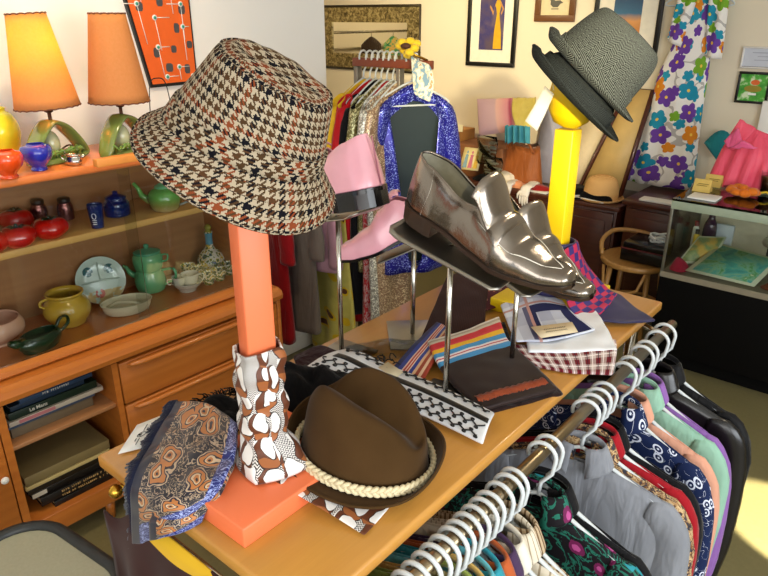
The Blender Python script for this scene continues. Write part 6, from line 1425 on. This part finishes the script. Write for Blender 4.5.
for k, (x, y, h_, c_, lab) in enumerate(((-.94, 3.80, .20, 'd8dcd0', 'narrow white tube standing in the glass case'), (-.915, 3.74, .17, 'd8b82a', 'narrow yellow tube standing in the glass case'), (-.955, 3.88, .16, '6a9a8a', 'pale green tube standing in the glass case corner'), (-.82, 3.90, .15, 'c9d4dc', 'pale blue box standing in the glass case'))):
    if k < 3: o = world_thing('tube', lab, 'tube', (x, y, zc)); MB().lathe([(0, 0), (.016, 0), (.016, h_*.8), (.010, h_*.86)], 16, Matrix.Translation((x, y, zc))).build('body', plain('tube_'+str(k), c_, .4), o); MB().lathe([(.010, h_*.86), (.011, h_), (0, h_)], 12, Matrix.Translation((x, y, zc))).build('cap', M['black'] if k == 1 else plain('tube_cap_'+str(k), '7a1a24', .4), o)
    else: boxthing('small_box', lab, 'box', x-.04, x+.05, y-.012, y+.012, zc, zc+h_+.03, plain('pale_blue_box', c_, .5), .002)
# things on top
zt = CZ+.0006
boxthing('paper_pad', 'blank white paper pad lying on the glass case', 'paper', -.935, -.80, 3.50, 3.62, zt, zt+.008, M['white'], .001)
for k, (px, py, w_, lab) in enumerate(((702, 191, .085, 'small yellow folded sign on the glass case, front one'), (713, 186, .085, 'small yellow folded sign on the glass case, rear one'))):
    p = at(px, py, z=zt); o = world_thing('tent_sign', lab, 'sign', p); m = MB(); m.prism([(-.03, 0), (.03, 0), (.002, .062), (-.002, .062)], w_, basis((0, 1, 0), (0, 0, 1), (1, 0, 0), p-V((w_/2, 0, 0)))); m.build('card', plain('yellow_card', 'd8b860', .6), o)
    for j in range(2): m = MB(); m.surf(lambda u, v: p+V((-.026+.052*u+.006*j, -.030+.0185*(.45+.2*j+.06*v), .062*(.45+.2*j+.06*v)*.66+.0012+.012)), 4, 1); m.build('print_line', plain('sign_ink', '7a6420', .6), o, thick=.0004)
t = at(742, 196, z=zt); o = world_thing('silk_flower', 'orange silk flower lying on the glass case', 'flower', t); m = MB(); r_ = random.Random(4)
for k in range(9):
    a = k*.72; q = t+V((.052*math.cos(a), .045*math.sin(a), .022+.012*r_.random())); m.ball(tuple(q), .030, 10, None, (1.1, .9, .55+.2*r_.random()))
m.ball(tuple(t+V((0, 0, .03))), .03, 12); m.build('petals', fabric('orange_silk', 'e06a12', 'f08a28', .6), o)
MB().tube([t+V((.05, .0, .02)), t+V((.10, .03, .03)), t+V((.14, .03, .012))], .006, 6).build('stem', M['yellow'], o)
t = at(762, 192, z=zt); o = world_thing('iced_drink', 'plastic cup of brown drink with a straw on the glass case', 'drink', t); MB().lathe([(0, 0), (.030, 0), (.040, .11), (.041, .112)], 24, Matrix.Translation(t+V((.02, 0, 0)))).build('cup', M['plastic_bag'], o); MB().lathe([(0, .003), (.028, .003), (.037, .085), (0, .085)], 24, Matrix.Translation(t+V((.02, 0, 0)))).build('drink', plain('brown_drink', '8a5a34', .2), o); MB().tube([t+V((.015, 0, .01)), t+V((.035, 0, .20))], .004, 8).build('straw', M['black'], o)
# pink satin top shown behind the case, teal fan behind it
pk_ = fabric('coral_satin', 'f04a68', 'ff6a80', .4, sheen=.1); YP = 3.93
t = [(706, 188), (762, 192), (768, 138), (741, 118)]
pt = world_thing('satin_bustier', 'hot pink satin top with a bow displayed at the back of the glass case', 'top', at(735, 190, z=zt))
def ptf(u, v):
    a = at(704, 189, y=3.90).lerp(at(762, 190, y=3.90), u); b = at(741, 120, y=4.0).lerp(at(772, 136, y=3.98), u)
    mid = at(722, 150, y=3.94).lerp(at(772, 160, y=3.92), u)
    p = cr([a, mid, b], v); p.z = max(p.z, zt+.004); return p+V((0, -.012*math.sin(u*22)*(1-v)-.03*math.sin(PI*u), 0))
m = MB(); m.surf(ptf, 36, 24, us=.4, vs=.4); m.build('body', pk_, pt, thick=.01)
m = MB(); m.surf(patch([[at(724, 142, y=3.86), at(738, 128, y=3.87)], [at(730, 148, y=3.84), at(745, 146, y=3.83)], [at(742, 140, y=3.82), at(758, 148, y=3.84)]], 3, .01, 40), 14, 14); m.build('bow', fabric('pink_bow', 'f0508a', 'ff78a4', .4), pt, thick=.008)
m = MB(); m.surf(patch([[at(740, 119, y=3.9), at(756, 128, y=3.9)], [at(728, 138, y=3.88), at(746, 140, y=3.88)], [at(724, 148, y=3.88), at(734, 150, y=3.88)]], 5, .008, 40), 12, 12); m.build('flounce', pk_, pt, thick=.006)
MB().tube([(at(738, 190, y=3.96).x, 3.97, zt), (at(738, 190, y=3.96).x, 3.98, 1.16)], .012, 10).build('display_post', M['chrome'], pt)
o = world_thing('teal_fan', 'small teal folded fan behind the pink satin top', 'fan', at(712, 160, y=4.40)); m = MB(); c_ = at(718, 162, y=4.42)
q0 = at(706, 152, y=4.44); m.surf(lambda u, v: c_.lerp(V((q0.x-.02+.16*u, 4.44-.008*(int(u*16) % 2), q0.z-.02+.16*math.sin(PI*(.15+.6*u)))), v), 16, 4); m.build('leaf', fabric('teal_silk', '1f7a84', '2f98a0'), o, thick=.003)
